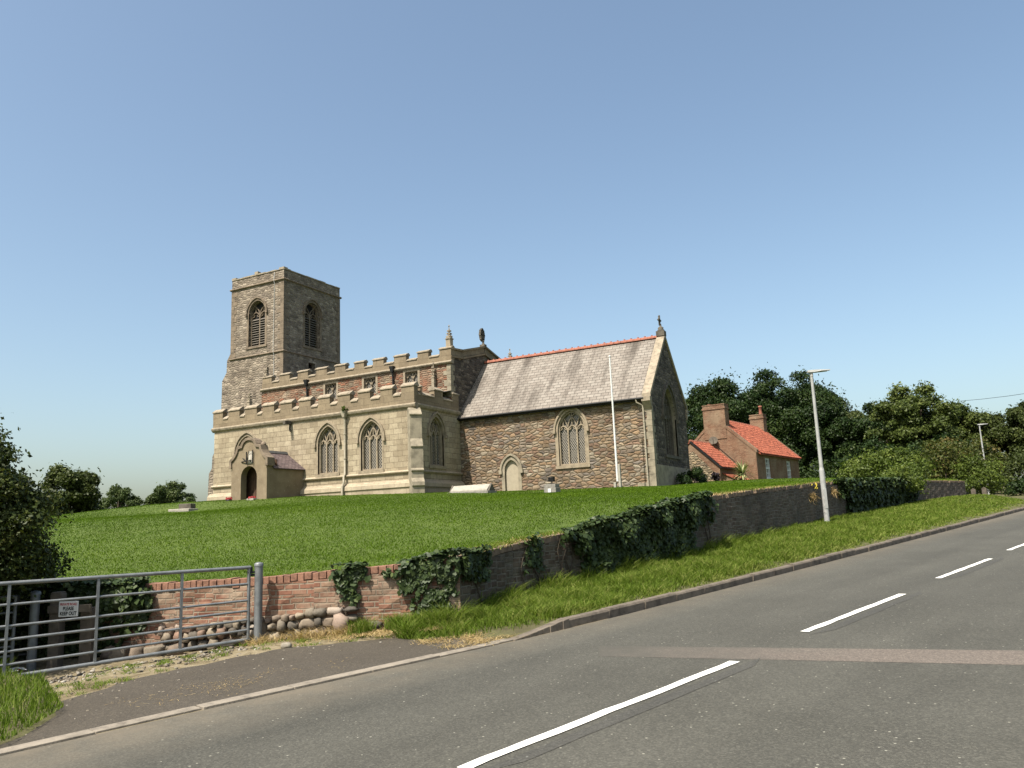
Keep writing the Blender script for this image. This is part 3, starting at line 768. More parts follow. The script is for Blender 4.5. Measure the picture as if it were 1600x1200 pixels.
# grassy bank below the open left edge of the churchyard
ed = [bline[0][:2], (-22.0, 3.8), (-30, 0), (-50, -2.5), (-70, -5), (-100, 40)]
vs = []; fs = []
for k_, (a_, b_) in enumerate(ed):
    z_ = float(lawn_z(np.array([a_]), np.array([b_]))[0]) if k_ else bline[0][2]-0.05
    o_ = (1.3, -3.0) if k_ < 5 else (-4, 0)
    vs += [(a_, b_, z_+0.01), (a_+o_[0]*0.5, b_+o_[1]*0.5, z_*0.55-0.2), (a_+o_[0], b_+o_[1], -0.5), (a_+o_[0]*2, b_+o_[1]*2.5, -1.45)]
for k_ in range(len(ed)-1):
    for j_ in range(3): fs.append((k_*4+j_, k_*4+j_+1, k_*4+j_+5, k_*4+j_+4))
me = bpy.data.meshes.new('grass_bank'); me.from_pydata(vs, [], fs); me.update()
if me.polygons[0].normal.z < 0: me.flip_normals()
me.materials.append(M['field']); o = bpy.data.objects.new('grass_bank', me); COL.objects.link(o); tag(o, kind='structure')

# verge between kerb and wall (from the wall corner to the far end)
wus = [us(p[0], p[1])+(p[2],) for p in WL[CORNER:]]
wu = [q[0] for q in wus]; wsv = [q[1] for q in wus]; wz = [q[2] for q in wus]
def verge_pt(u, f):
    """f 0 at the kerb, 1 at the wall"""
    s0 = kerb_s(u)-0.12; s1 = float(np.interp(u, wu, wsv))-0.12
    if u > 43: s0 = s0+(s1-s0)*min(1, (u-43)/7.0)*0.0
    tp = min(1, max(0, (u-7.0)/1.7)); tp = tp*tp*(3-2*tp)
    z0 = SLOPE*u-0.03+0.105*tp; z1 = float(np.interp(u, wu, wz))
    if u < wu[0]: z1 = SLOPE*u-0.03+0.11*tp
    else: z1 = SLOPE*u-0.03+(z1-SLOPE*u+0.03)*min(1, 0.75+0.25*(u-wu[0]))
    z = z0+(z1-z0)*(f**0.8) + 0.05*math.sin(math.pi*min(1, f*1.3))*min(1, max(0, (u-9)/4))
    if u > 38:
        k = min(1, (u-38)/9.0); z = z + 0.38*k*math.sin(math.pi*min(1, f*1.05))*(1 if u < 45 else max(0, 1-(u-45)/5))
    if u > 46: z = z-(u-46)*0.16*(0.4+f)
    p = rp(u, s0+(s1-s0)*f); return Vector((p.x, p.y, z))
UV_ = lin(6.6, 52, 90); NC = 12
vs = []; fs = []
for u in UV_:
    for k in range(NC+1): vs.append(verge_pt(u, k/NC))
w_ = NC+1
for i in range(len(UV_)-1):
    for k in range(NC): fs.append((i*w_+k, (i+1)*w_+k, (i+1)*w_+k+1, i*w_+k+1))
me = bpy.data.meshes.new('verge'); me.from_pydata(vs, [], fs); me.update()
if me.polygons[0].normal.z < 0: me.flip_normals()
for p_ in me.polygons: p_.use_smooth = True
me.materials.append(M['verge']); o = bpy.data.objects.new('verge', me); COL.objects.link(o); tag(o, kind='structure')
# tarmac apron of the drive, mossy dirt and the track behind the gate
apron_far = lambda u: float(np.interp(u, [-2, 2.2, 3.2, 4.2, 6.0, 7.2, 7.9], [-8.2, -8.4, -9.2, -9.75, -9.72, -8.9, -7.25]))
strip('driveway', lin(-2, 7.9, 40), lambda u: apron_far(u)+0.05*math.sin(u*9.1)+0.03*math.sin(u*23), lambda u: kerb_s(u)-0.13, M['apron'], 0.006)
mb = MB()
vs = []; fs = []
us2 = lin(-14, 9.6, 48); ss2 = lin(-30, -7.0, 46)
for u in us2:
    for s_ in ss2:
        dz = -0.004 - 0.13*min(1, max(0, (-10.2-s_)/1.6)) + 0.012*math.sin(u*3.1+s_*2.3)*(1 if s_ < -9.6 else 0)
        vs.append(rp(u, s_, dz))
w_ = len(ss2)
for i in range(len(us2)-1):
    for k in range(w_-1): fs.append((i*w_+k, (i+1)*w_+k, (i+1)*w_+k+1, i*w_+k+1))
me = bpy.data.meshes.new('dirt_track'); me.from_pydata(vs, [], fs); me.update()
if me.polygons[0].normal.z < 0: me.flip_normals()
for p_ in me.polygons: p_.use_smooth = True
me.materials.append(M['dirt']); o = bpy.data.objects.new('dirt_track', me); COL.objects.link(o); tag(o, kind='structure')
# grass corner at the left, by the kerb
def gc_pt(u, f):
    fa = float(np.interp(u, [-14, 1.5, 2.3, 3.0, 3.35], [-7.75, -7.72, -7.85, -8.7, -10.2])); fb = -14.0
    p = rp(u, fa+(fb-fa)*f+0.05*math.sin(u*13)*(f == 0), 0.007+0.06*min(1, f*8)); return p
vs = []; fs = []; uu = lin(-14, 3.35, 40)
for u in uu:
    for k in range(9): vs.append(gc_pt(u, (k/8)**1.5))
for i in range(len(uu)-1):
    for k in range(8): fs.append((i*9+k, (i+1)*9+k, (i+1)*9+k+1, i*9+k+1))
me = bpy.data.meshes.new('corner_verge'); me.from_pydata(vs, [], fs); me.update()
if me.polygons[0].normal.z < 0: me.flip_normals()
me.materials.append(M['verge']); o = bpy.data.objects.new('corner_verge', me); COL.objects.link(o); tag(o, kind='structure')
# side lane beyond the verge
strip('bank', lin(58, 120, 30), lambda u: -26, lambda u: kerb_s(u)-0.1, M['verge'], 0.02)
strip('side_lane', lin(47, 62, 12), lambda u: -22, lambda u: kerb_s(u)-0.1, M['asphalt'], -0.01)

# ------------------------------------------------------------------ grass blades (stuff)
def blades(name, base, h, wdt, lean, mat, var, label=None):
    """base Nx3, h N heights, wdt N widths, lean N tip offsets; two quads a blade"""
    n = len(base); a = RNG.uniform(0, 2*np.pi, n); la = RNG.uniform(0, 2*np.pi, n)
    d = np.stack([np.cos(a), np.sin(a), np.zeros(n)], 1)*(wdt/2)[:,None]
    t = np.stack([np.cos(la)*lean, np.sin(la)*lean, h], 1)
    mid = base + t*np.array([0.35, 0.35, 0.6]); tip = base + t
    V = np.stack([base-d, base+d, mid+d*0.8, mid-d*0.8, tip+d*0.12, tip-d*0.12], 1).reshape(-1, 3)
    i = np.arange(n)[:,None]*6
    F = np.concatenate([i+np.array([[0,1,2,3]]), i+np.array([[3,2,4,5]])], 1).reshape(-1, 4)
    o = np_mesh(name, V, F, mat, np.repeat(var, 2)); tag(o, kind='stuff'); return o
def clump(x, y, s=1.0):
    return 0.5+0.5*np.sin(x*2.1*s+1.3*np.sin(y*1.7*s))*np.cos(y*2.6*s+1.1*np.sin(x*1.9*s))
# verge: long grass
N = 230000
u = 7.2+43*RNG.random(N)**1.55; f_ = RNG.random(N)
vp_ = np.array([verge_pt(a, b) for a, b in zip(u[:0], f_[:0])]) if False else None
s0 = np.interp(u, KU, KS)-0.13; s1 = np.interp(u, wu, wsv)-0.08
# bilinear lookup on the verge grid
ug = np.array(UV_); grid = np.array([[verge_pt(a, k/NC) for k in range(NC+1)] for a in UV_])
fi = (u-ug[0])/(ug[1]-ug[0]); i0 = np.clip(fi.astype(int), 0, len(ug)-2); fu = np.clip(fi-i0, 0, 1)[:,None]; kf = f_*NC; k0 = np.clip(kf.astype(int), 0, NC-1); fk = (kf-k0)[:,None]
B = (grid[i0,k0]*(1-fk)+grid[i0,k0+1]*fk)*(1-fu)+(grid[i0+1,k0]*(1-fk)+grid[i0+1,k0+1]*fk)*fu
c = clump(B[:,0], B[:,1], 1.6)
keep = RNG.random(N) < (0.3+0.7*c)*np.clip(0.15+f_/0.10*(0.4+c), 0, 1)*np.where(u < 8.9, np.clip((f_-0.45+(u-7.4)*0.45)*1.6, 0, 1)*0.55, 1)
B = B[keep]; c = c[keep]; uu_ = u[keep]; ff = f_[keep]
edge = np.clip(np.minimum(ff/0.12, 1), 0.35, 1)
wall_side = np.clip((ff-0.75)/0.25, 0, 1)*np.clip((26-uu_)/10, 0, 1)
h = (0.05+0.105*RNG.random(len(B))*(0.35+c))*edge*(1+1.1*wall_side)*np.clip(1.25-(uu_-8)/60, 0.6, 1.2)
var = np.clip(RNG.normal(0.42, 0.19, len(B))+0.40*(c-0.5)+0.45*(RNG.random(len(B)) < 0.13)+0.3*(edge < 0.9)*RNG.random(len(B)), 0, 1)
blades('verge_grass', B-np.array([0,0,0.01]), h, 0.005+0.0005*np.hypot(B[:,0], B[:,1]), h*RNG.uniform(0.2, 1.5, len(B)), M['grass'], var)
# left corner patch
N = 26000
u = RNG.uniform(-1.0, 3.35, N); f_ = RNG.random(N)**1.7-0.006
fa = np.interp(u, [-14, 1.5, 2.3, 3.0, 3.35], [-7.75, -7.72, -7.85, -8.7, -10.2]); s_ = fa+(-14.0-fa)*f_
B = np.stack([RD.x*u+RS.x*s_, RD.y*u+RS.y*s_, SLOPE*u+0.05], 1); c = clump(B[:,0], B[:,1], 2.0)
k = RNG.random(N) < 0.3+0.7*c; B = B[k]; c = c[k]; e_ = np.clip(f_[k]*25, 0.35, 1)
h = (0.05+0.12*RNG.random(len(B))*(0.4+c))*e_
blades('corner_grass', B, h, np.full(len(B), 0.009), h*RNG.uniform(0.1, 0.9, len(B)), M['grass'], np.clip(RNG.normal(0.45, 0.2, len(B))+0.2*(c-.5), 0, 1))
# churchyard lawn
N = 680000
ang = RNG.uniform(R(-70), R(12), N); dist = 9.5+RNG.random(N)**1.35*52
x = np.sin(ang)*dist; y = np.cos(ang)*dist
k = inpoly(x, y, poly) & ~((x > -43.4) & (x < -26.6) & (y > 38.3)) & ~((x > -26.8) & (x < -13.9) & (y > 43.4)) & ~((x > -38.3) & (x < -35) & (y > 35))
x = x[k]; y = y[k]; dist = dist[k]; z = lawn_zb(x, y)
nw = np.hypot(x[:,None]-wb[None,::2,0], y[:,None]-wb[None,::2,1]).min(1)
c = clump(x, y, 0.9); fringe = np.clip(1-nw/0.7, 0, 1)
h = (0.020+0.026*RNG.random(len(x))*(0.5+c))*(1+1.6*fringe)
patch = 0.5+0.5*np.sin(x*0.33+1.2*np.sin(y*0.21))*np.cos(y*0.42+0.8*np.sin(x*0.3))
var = np.clip(RNG.normal(0.45, 0.12, len(x))+0.12*(c-.5)+0.5*(patch-.5)+0.3*(RNG.random(len(x)) < 0.03), 0, 1)
blades('lawn_grass', np.stack([x, y, z-0.006], 1), h, 0.004+0.0005*dist, h*RNG.uniform(0.3, 1.3, len(x)), M['lawngrass'], var)

# ------------------------------------------------------------------ church
CH = empty('church', (-30, 43, 3.6), 'stone church with square west tower, battlemented aisle and slate roofed chancel on the grassy mound', 'church')
EX, EY, EZ = Vector((1,0,0)), Vector((0,1,0)), Vector((0,0,1))
SN, EN = Vector((0,-1,0)), Vector((1,0,0))
def arch(cx, z0, w, zs, za, n=9):
    """pointed opening outline in (u, z), counter-clockwise from bottom left"""
    h = za-zs; r = (h*h+w*w/4)/w; c = w/2-r
    a1 = math.atan2(h, -c)
    right = [(cx+c+r*math.cos(a1*i/n), zs+r*math.sin(a1*i/n)) for i in range(n+1)]
    left = [(2*cx-x, z) for x, z in right[:-1]][::-1]
    return [(cx-w/2, z0), (cx+w/2, z0)] + right + left
def arc_pts(cx, w, zs, za, n=9):
    return arch(cx, 0, w, zs, za, n)[2:]
def rect(u0, u1, z0, z1): return [(u0,z0),(u1,z0),(u1,z1),(u0,z1)]
def WP(o, u, q, n=None, d=0.0):
    p = Vector(o)+Vector(u)*q[0]+EZ*q[1]
    return p+Vector(n)*d if n is not None else p
def clip_arc(pts, cx, w, zs, za):
    """keep the run of points inside the main arch"""
    h = za-zs; r = (h*h+w*w/4)/w; c = w/2-r
    out = []
    for (x, z) in pts:
        dx = abs(x-cx)
        if z < zs or math.hypot(dx-c, z-zs) <= r+0.001: out.append((x, z))
        else: break
    return out
def window(parent, o, u, n, cx, z0, w, zs, za, lights=3, recess=0.2, hood=True, surround=0.16, zlight=None, mats=None, glass=True, name='window', pw=0.085):
    """stone window: frame, mullions, tracery and leaded glass"""
    m = MB(); o, u, n = Vector(o), Vector(u), Vector(n)
    P = lambda q, d=0.0: WP(o, u, q, n, d)
    ol = arch(cx, z0, w, zs, za, 10)
    m.bar([P(q, -recess+0.06) for q in ol], n, 0.17, 0.22, 0, closed=True)
    if surround:
        so_ = arch(cx, z0, w+surround, zs, za+surround*0.62, 10)
        m.bar([P(q, 0.018) for q in so_[1:]+so_[:1]], n, surround, 0.1, 0)
        m.obox(P((cx, z0-0.1), 0.0), u*(w/2+surround+0.04), n*0.075, EZ*0.085, 0)
    zl = zlight or zs
    lw = w/lights
    d = -recess
    for i in range(1, lights):
        x = cx-w/2+lw*i
        m.bar([P((x, z0), d), P((x, zl+0.1), d)], n, pw, 0.14, 0)
    for i in range(lights):
        xc = cx-w/2+lw*(i+0.5)
        hp = arc_pts(xc, lw*0.96, zl-0.12, zl+lw*0.42, 6)
        m.bar([P(q, d-0.005) for q in hp], n, 0.07, 0.12, 0)
        # cusps
        for sg in (-1, 1):
            m.bar([P((xc+sg*lw*0.44, zl-0.02), d-0.02), P((xc+sg*lw*0.2, zl+0.03), d-0.02), P((xc+sg*lw*0.12, zl+lw*0.2), d-0.02)], n, 0.04, 0.08, 0)
        tp = (xc, zl+lw*0.42)
        if lights > 1:
            top = [q for q in [(xc, tp[1]+k*0.06) for k in range(30)] if clip_arc([q], cx, w, zs, za)]
            if len(top) > 2: m.bar([P(top[0], d-0.01), P(top[-1], d-0.01)], n, 0.05, 0.1, 0)
    hh = za-zs; rr = (hh*hh+w*w/4)/w
    for i in range(1, lights):
        x = cx-w/2+lw*i
        for sg in (-1, 1):
            pts = [(x+sg*(rr*(1-math.cos(a))), zl+rr*math.sin(a)) for a in [k*0.06 for k in range(0, 22)]]
            pts = clip_arc(pts, cx, w, zs, za)
            if len(pts) > 2: m.bar([P(q, d-0.006) for q in pts], n, 0.055, 0.11, 0)
    if glass: m.add([P(q, d-0.11) for q in ol], [list(range(len(ol)))], 1)
    if hood:
        hp = arc_pts(cx, w+0.42, zs-0.05, za+0.27, 10)
        m.bar([P(q, 0.10) for q in hp], n, 0.11, 0.16, 0)
        for q in (hp[0], hp[-1]): m.obox(P((q[0], q[1]-0.06), 0.07), u*0.09, n*0.09, EZ*0.1, 0)
    return m.build(name, mats or [M['trim'], M['glass']], parent)
def prof_run(m, o, u, n, u0, u1, prof, mat=0):
    """extrude a (projection, z) profile along a wall from u0 to u1"""
    pts = [WP(o, u, (u0, z), n, d) for d, z in prof]
    m.prism(pts, Vector(u)*(u1-u0), mat)
def corner_quoins(m, x, y, sx, sy, z0, z1, mat=0, a=0.52, b=0.28, proud=0.02, hq=0.34):
    """squared stones at an outside corner; sx, sy = directions of the two faces' outward normals"""
    z = z0; k = 0
    while z < z1-0.05:
        h = min(hq*random.uniform(0.85, 1.15), z1-z); la, lb = (a, b) if k % 2 == 0 else (b, a)
        la *= random.uniform(0.9, 1.1); lb *= random.uniform(0.9, 1.1)
        xs = sorted((x+sx*proud, x-sx*la)); ys = sorted((y+sy*proud, y-sy*lb))
        m.box(xs[0], xs[1], ys[0], ys[1], z+0.006, z+h-0.006, mat); z += h; k += 1
def parapet(m, o, u, n, u0, u1, zb, zc, zm, merlons, depth=0.38, capm=1, wallm=0, lip=0.05, rise=0.24, jit=0.012):
    """embattled parapet: continuous base zb-zc, merlons (list of u ranges) up to zm, sloping copings"""
    o, u, n = Vector(o), Vector(u), Vector(n)
    def blk(a, b, z0, z1):
        c = WP(o, u, ((a+b)/2, (z0+z1)/2), n, -depth/2)
        m.obox(c, u*((b-a)/2), n*(depth/2), EZ*((z1-z0)/2), wallm)
    def cap(a, b, z):
        z += random.uniform(-jit, jit)
        pr_ = [(lip, z-0.03), (lip, z+0.035), (-depth*0.62, z+rise), (-depth*0.8, z+rise), (-depth-lip, z+0.08), (-depth-lip, z-0.03)]
        prof_run(m, o, u, n, a, b, pr_, capm)
    blk(u0, u1, zb, zc)
    e = sorted(merlons)
    for a, b in e:
        blk(a, b, zc, zm); cap(a-0.045, b+0.045, zm)
    gaps = [(e[i][1], e[i+1][0]) for i in range(len(e)-1)]
    if e[0][0]-u0 > 0.2: gaps.append((u0, e[0][0]))
    if u1-e[-1][1] > 0.2: gaps.append((e[-1][1], u1))
    for a, b in gaps: cap(a+0.05, b-0.05, zc)
def pinnacle(parent, x, y, z, h=1.5, w=0.3, mat=None):
    m = MB(); hs = h*0.36
    m.box(x-w/2, x+w/2, y-w/2, y+w/2, z-0.05, z+hs)
    for sx, sy in ((1,0),(-1,0),(0,1),(0,-1)):     # gablets
        c = Vector((x+sx*w*0.52, y+sy*w*0.52, z+hs)); t = Vector((-sy, sx, 0))
        m.prism([c-t*w*0.55, c+t*w*0.55, c+EZ*w*0.75], Vector((-sx, -sy, 0))*w*0.25)
    m.obox((x, y, z+hs+0.02), (w*0.62, 0, 0), (0, w*0.62, 0), (0, 0, 0.03))
    m.lathe((x, y, z+hs), [(w*0.46, 0), (w*0.08, h*0.5), (w*0.08, h*0.54), (w*0.2, h*0.57), (w*0.1, h*0.6), (0.0, h*0.64)], 4, smooth=False)
    for k in range(1, 4):
        r = w*0.5*(1-k/4.6)+0.03; zz = z+hs+h*0.5*k/4.2
        for a in range(4):
            an = a*math.pi/2+math.pi/4; m.obox((x+r*math.cos(an), y+r*math.sin(an), zz), (0.04, 0, 0), (0, 0.04, 0), (0, 0, 0.045))
    return m.build('pinnacle', mat or M['coping'], parent)
def pipe_run(parent, pts, r=0.055, mat=None, hopper=None, name='downpipe'):
    m = MB(); m.tube(pts, r, 8)
    if hopper:
        x, y, z = hopper
        m.prism([(x-0.17, y-0.13, z), (x+0.17, y-0.13, z), (x+0.08, y-0.06, z-0.4), (x-0.08, y-0.06, z-0.4)], (0, 0.26, 0))
    zt, zb = pts[0][2], pts[-1][2]; z = zb+0.9
    while z < zt-0.5:
        q = None
        for a, b in zip(pts[:-1], pts[1:]):
            if b[2] <= z <= a[2] and a[2]-b[2] > 0.3: q = Vector(a).lerp(Vector(b), (a[2]-z)/(a[2]-b[2]))
        if q is not None: m.lathe(q-EZ*0.04, [(r*1.35, 0), (r*1.35, 0.08)], 8)
        z += 1.5
    return m.build(name, mat or M['pipe'], parent)

# --- tower
TX0, TX1, TY0, TY1 = -48.8, -43.2, 44.8, 51.4
G0 = 2.8
mb = MB()
hS = arch(-46.0, 16.35, 1.75, 19.05, 20.0); hE = arch(48.05, 16.4, 1.75, 19.15, 20.1)
slit = arch(-44.78, 13.75, 0.22, 14.3, 14.5, 4); doorE = rect(47.6, 48.35, 14.1, 15.1)
mb.wall((0, TY0, 0), EX, SN, rect(TX0, TX1, G0, 22.1), [hS, slit], 0.45)
mb.wall((TX1, 0, 0), EY, EN, rect(TY0, TY1, G0, 22.1), [hE, doorE], 0.45)
mb.wall((0, TY1, 0), EX, (0,1,0), rect(TX0, TX1, G0, 22.1)); mb.wall((TX0, 0, 0), EY, (-1,0,0), rect(TY0, TY1, G0, 22.1))
mb.poly([(TX0, TY0, 21.2), (TX1, TY0, 21.2), (TX1, TY1, 21.2), (TX0, TY1, 21.2)], 1)
# inner faces of the parapet
I = 0.45
for (a, b) in (((TX0+I, TY0+I), (TX1-I, TY0+I)), ((TX1-I, TY0+I), (TX1-I, TY1-I)), ((TX1-I, TY1-I), (TX0+I, TY1-I)), ((TX0+I, TY1-I), (TX0+I, TY0+I))):
    mb.poly([(a[0], a[1], 21.2), (b[0], b[1], 21.2), (b[0], b[1], 22.1), (a[0], a[1], 22.1)])
# thicker lower stage
mb.box(TX0-0.06, TX1+0.06, TY0-0.06, TY1+0.06, G0, 13.0) if False else None
mb.add([WP((0, TY0, 0), EX, q, SN, -0.43) for q in slit], [list(range(len(slit)))], 2)
mb.add([WP((TX1, 0, 0), EY, q, EN, -0.43) for q in doorE], [list(range(4))], 2)
tower = mb.build('tower', [M['tower'], M['lead'], M['void']], CH)
for z, h, pj in ((15.5, 0.16, 0.1), (21.22, 0.2, 0.13)):
    mb = MB()
    pr_ = [(0, z), (pj, z+h*0.3), (pj, z+h*0.6), (0.02, z+h)]
    for o_, u_, n_, a, b in (((0, TY0, 0), EX, SN, TX0-pj, TX1+pj), ((TX1, 0, 0), EY, EN, TY0, TY1+pj), ((TX0, 0, 0), EY, Vector((-1,0,0)), TY0, TY1+pj)):
        prof_run(mb, o_, u_, n_, a, b, pr_)
    mb.build('string_course', M['quoin'], tower)
mb = MB()     # worn coping stones of the parapet
def cap_stones(p0, p1, inn, z):
    p0, p1, inn = Vector(p0), Vector(p1), Vector(inn); L = (p1-p0).length; t = (p1-p0)/L; d = 0
    while d < L-0.05:
        l = min(random.uniform(0.5, 0.95), L-d)
        hh = random.choice((0.07, 0.09, 0.11, 0.05)); c = p0+t*(d+l/2)+inn*0.21
        mb.obox((c.x, c.y, z+hh/2), t*(l/2-0.008), inn*0.26, EZ*(hh/2)); d += l
cap_stones((TX0, TY0, 0), (TX1, TY0, 0), (0,1,0), 22.1); cap_stones((TX1, TY0, 0), (TX1, TY1, 0), (-1,0,0), 22.1)
cap_stones((TX0, TY1, 0), (TX0, TY0, 0), (1,0,0), 22.1); cap_stones((TX1, TY1, 0), (TX0, TY1, 0), (0,-1,0), 22.1)
mb.box(-46.3, -45.95, TY0-0.03, TY0+0.3, 22.12, 22.42); mb.box(TX0-0.02, TX0+0.45, TY0-0.02, TY0+0.4, 22.12, 22.32); mb.box(TX1-0.5, TX1+0.02, TY0-0.02, TY0+0.4, 22.12, 22.3)
mb.build('coping', M['coping'], tower)
for a_ in ((TX1, TY0, 1, -1, 3.5, 0.62), (TX0, TY0, -1, -1, 15.7, 0.6), (TX1, TY1, 1, 1, 11, 0.5)):
    mb = MB(); corner_quoins(mb, *a_[:5], 21.2, a=a_[5], b=0.34, hq=0.36); mb.build('quoins', M['quoin'], tower)
def belfry(o, u, n, cx, z0, w, zs, za):
    wd = window(tower, o, u, n, cx, z0, w, zs, za, lights=2, recess=0.3, hood=True, surround=0.2, zlight=zs-0.25, mats=[M['quoin'], M['void']], name='belfry_window', pw=0.12)
    m = MB(); o, u, n = Vector(o), Vector(u), Vector(n)
    z = z0+0.12
    while z < zs-0.3:
        for sg in (-1, 1):
            c = WP(o, u, (cx+sg*w/4, z), n, -0.34)
            m.obox(c, u*(w/4-0.06), (n*0.09-EZ*0.075), (EZ*0.012+n*0.010))
        z += 0.19
    m.build('louvres', M['louvre'], wd)
belfry((0, TY0, 0), EX, SN, -46.0, 16.35, 1.75, 19.05, 20.0)
belfry((TX1, 0, 0), EY, EN, 48.05, 16.4, 1.75, 19.15, 20.1)
# stepped buttress on the west side, flush with the south face
mb = MB()
for y0, y1 in ((TY0+0.02, TY0+1.3), (TY1-1.3, TY1-0.02)):
    P0 = [(TX0+0.1, G0), (TX0+0.1, 16.1), (TX0-0.05, 16.1), (TX0-0.42, 15.55), (TX0-0.45, 14.6), (TX0-0.92, 13.95), (TX0-0.98, 9.6), (TX0-1.3, 9.1), (TX0-1.3, G0)]
    mb.prism([(x, y0, z) for x, z in P0], (0, y1-y0, 0))
P0 = [(TY0+0.1, G0), (TY0+0.1, 11.0), (TY0-0.35, 10.3), (TY0-0.35, G0)]
mb.build('buttress', M['tower'], tower)
mb = MB(); mb.tube([(-44.15, TY0-0.03, 22.0), (-44.15, TY0-0.12, 21.3), (-44.15, TY0-0.03, 21.1), (-44.13, TY0-0.12, 15.6), (-44.13, TY0-0.03, 15.4), (-44.1, TY0-0.03, 9.5)], 0.018, 5)
mb.build('lightning_conductor', M['white'], tower)

# --- nave
NX0, NX1, NY0, NY1 = -43.15, -26.76, 42.6, 51.4
mb = MB()
cwin = [rect(c-0.5, c+0.5, 10.75, 11.9) for c in (-36.62, -33.22, -29.8)]
mb.wall((0, NY0, 0), EX, SN, rect(NX0, NX1, 6.0, 12.6), cwin, 0.35, 0, 3)
GZ = [(NY0, 12.62), (44.0, 12.72), (47.0, 13.5), (50.0, 12.72), (NY1, 12.62)]
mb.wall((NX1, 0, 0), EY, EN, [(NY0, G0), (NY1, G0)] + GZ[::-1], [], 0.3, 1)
mb.wall((0, NY1, 0), EX, (0,1,0), rect(NX0, NX1, G0, 12.6), [], 0.3, 1)
mb.poly([(NX0, NY0+0.1, 12.3), (NX1, NY0+0.1, 12.3), (NX1, 47.0, 13.2), (NX0, 47.0, 13.2)], 2); mb.poly([(NX0, 47.0, 13.2), (NX1, 47.0, 13.2), (NX1, NY1-.1, 12.3), (NX0, NY1-.1, 12.3)], 2)
nave = mb.build('nave', [M['cler'], M['cobble_grey'], M['lead'], M['trim']], CH)
mb = MB()
cm = [(-43.03,-42.15),(-41.36,-40.41),(-39.62,-38.68),(-37.95,-36.96),(-36.21,-35.3),(-34.51,-33.69),(-32.92,-32.03),(-31.16,-30.19),(-29.27,-28.41),(-27.55,-26.67)]
parapet(mb, (0, NY0-0.04, 0), EX, SN, -43.1, -26.67, 12.2, 12.66, 13.08, cm, 0.36, 1, 0, 0.05, 0.16)
prof_run(mb, (0, NY0-0.04, 0), EX, SN, -43.2, -26.6, [(-0.2, 12.06), (0.05, 12.06), (0.13, 12.14), (0.13, 12.2), (0.0, 12.27), (-0.2, 12.27)], 1)
mb.build('parapet', [M['parapet'], M['coping']], nave)
mb = MB()
for (a, b) in zip(GZ[:-1], GZ[1:]):
    A, B = Vector((0, a[0], a[1])), Vector((0, b[0], b[1])); t = (B-A).normalized(); nrm = Vector((0, -t.z, t.y))
    for (x0, x1, z0, z1) in ((NX1-0.4, NX1+0.06, -0.02, 0.34), (NX1-0.45, NX1+0.16, 0.34, 0.46), (NX1-0.3, NX1+0.12, -0.16, -0.04)):
        pts = [A+nrm*z0, B+nrm*z0, B+nrm*z1, A+nrm*z1]
        mb.prism([(x0, p.y, p.z) for p in pts], (x1-x0, 0, 0))
mb.build('gable_coping', M['parapet'], nave)
for c in (-36.62, -33.22, -29.8):
    m = MB(); o_ = Vector((0, NY0, 0)); d = -0.16
    P = lambda x, z, dd=0.0: Vector((x, NY0-dd, z))
    m.bar([P(c-0.5, 10.75, d), P(c+0.5, 10.75, d), P(c+0.5, 11.9, d), P(c-0.5, 11.9, d)], SN, 0.14, 0.14, 0, closed=True)
    m.bar([P(c-0.58, 10.75, 0.02), P(c-0.58, 11.98, 0.02), P(c+0.58, 11.98, 0.02), P(c+0.58, 10.75, 0.02)], SN, 0.16, 0.06, 0)
    m.bar([P(c, 10.75, d), P(c, 11.9, d)], SN, 0.075, 0.12, 0)
    for sg in (-1, 1):
        hp = arc_pts(c+sg*0.25, 0.46, 11.35, 11.72, 5); m.bar([P(x, z, d) for x, z in hp], SN, 0.06, 0.1, 0)
        m.bar([P(c+sg*0.25, 11.72, d), P(c+sg*0.25, 11.9, d)], SN, 0.05, 0.1, 0)
    m.poly([P(c-0.5, 10.75, d-0.09), P(c+0.5, 10.75, d-0.09), P(c+0.5, 11.9, d-0.09), P(c-0.5, 11.9, d-0.09)], 1)
    m.build('clerestory_window', [M['trim'], M['glass']], nave)
for x in (-38.7, -31.22):
    pipe_run(nave, [(x, NY0-0.18, 12.35), (x, NY0-0.16, 11.9), (x, NY0-0.1, 11.6), (x, NY0-0.1, 10.6)], 0.06, M['iron'], (x, NY0-0.2, 12.4))
pinnacle(nave, -26.95, 42.85, 13.15, 1.55, 0.34); pinnacle(nave, -26.95, 51.2, 13.1, 1.5, 0.34); pinnacle(nave, -42.85, 42.75, 12.75, 1.35, 0.26); pinnacle(nave, -27.95, 42.4, 10.55, 1.9, 0.2)
mb = MB(); corner_quoins(mb, NX1, NY0, 1, -1, 9.9, 12.05, a=0.5, b=0.3); mb.build('quoins', M['palequoin'], nave)
# leafy wheel finial on the nave gable
mb = MB()
mb.box(-27.0, -26.62, 46.85, 47.15, 13.85, 14.08); mb.lathe((-26.8, 47.0, 14.05), [(0.13, 0), (0.09, 0.1), (0.07, 0.25), (0.11, 0.29), (0.06, 0.33)], 8)
ctr = Vector((-26.8, 47.0, 14.78))
ring = [ctr+Vector((0, 0.2*math.cos(a), 0.34*math.sin(a)))*(1+0.12*(k % 2)) for k, a in enumerate([2*math.pi*i/16 for i in range(16)])]
mb.bar(ring, (1,0,0), 0.13, 0.16, 0, closed=True)
mb.bar([ctr+EZ*-0.42, ctr+EZ*0.48], (1,0,0), 0.1, 0.14); mb.bar([ctr-EY*0.27, ctr+EY*0.27], (1,0,0), 0.1, 0.14)
for k in range(8):
    a = 2*math.pi*k/8; mb.obox(ctr+Vector((-0.08, 0.25*math.cos(a), 0.4*math.sin(a))), (0.08,0,0), (0,0.06,0), (0,0,0.06))
mb.build('wheel_cross', M['darktrim'], nave)

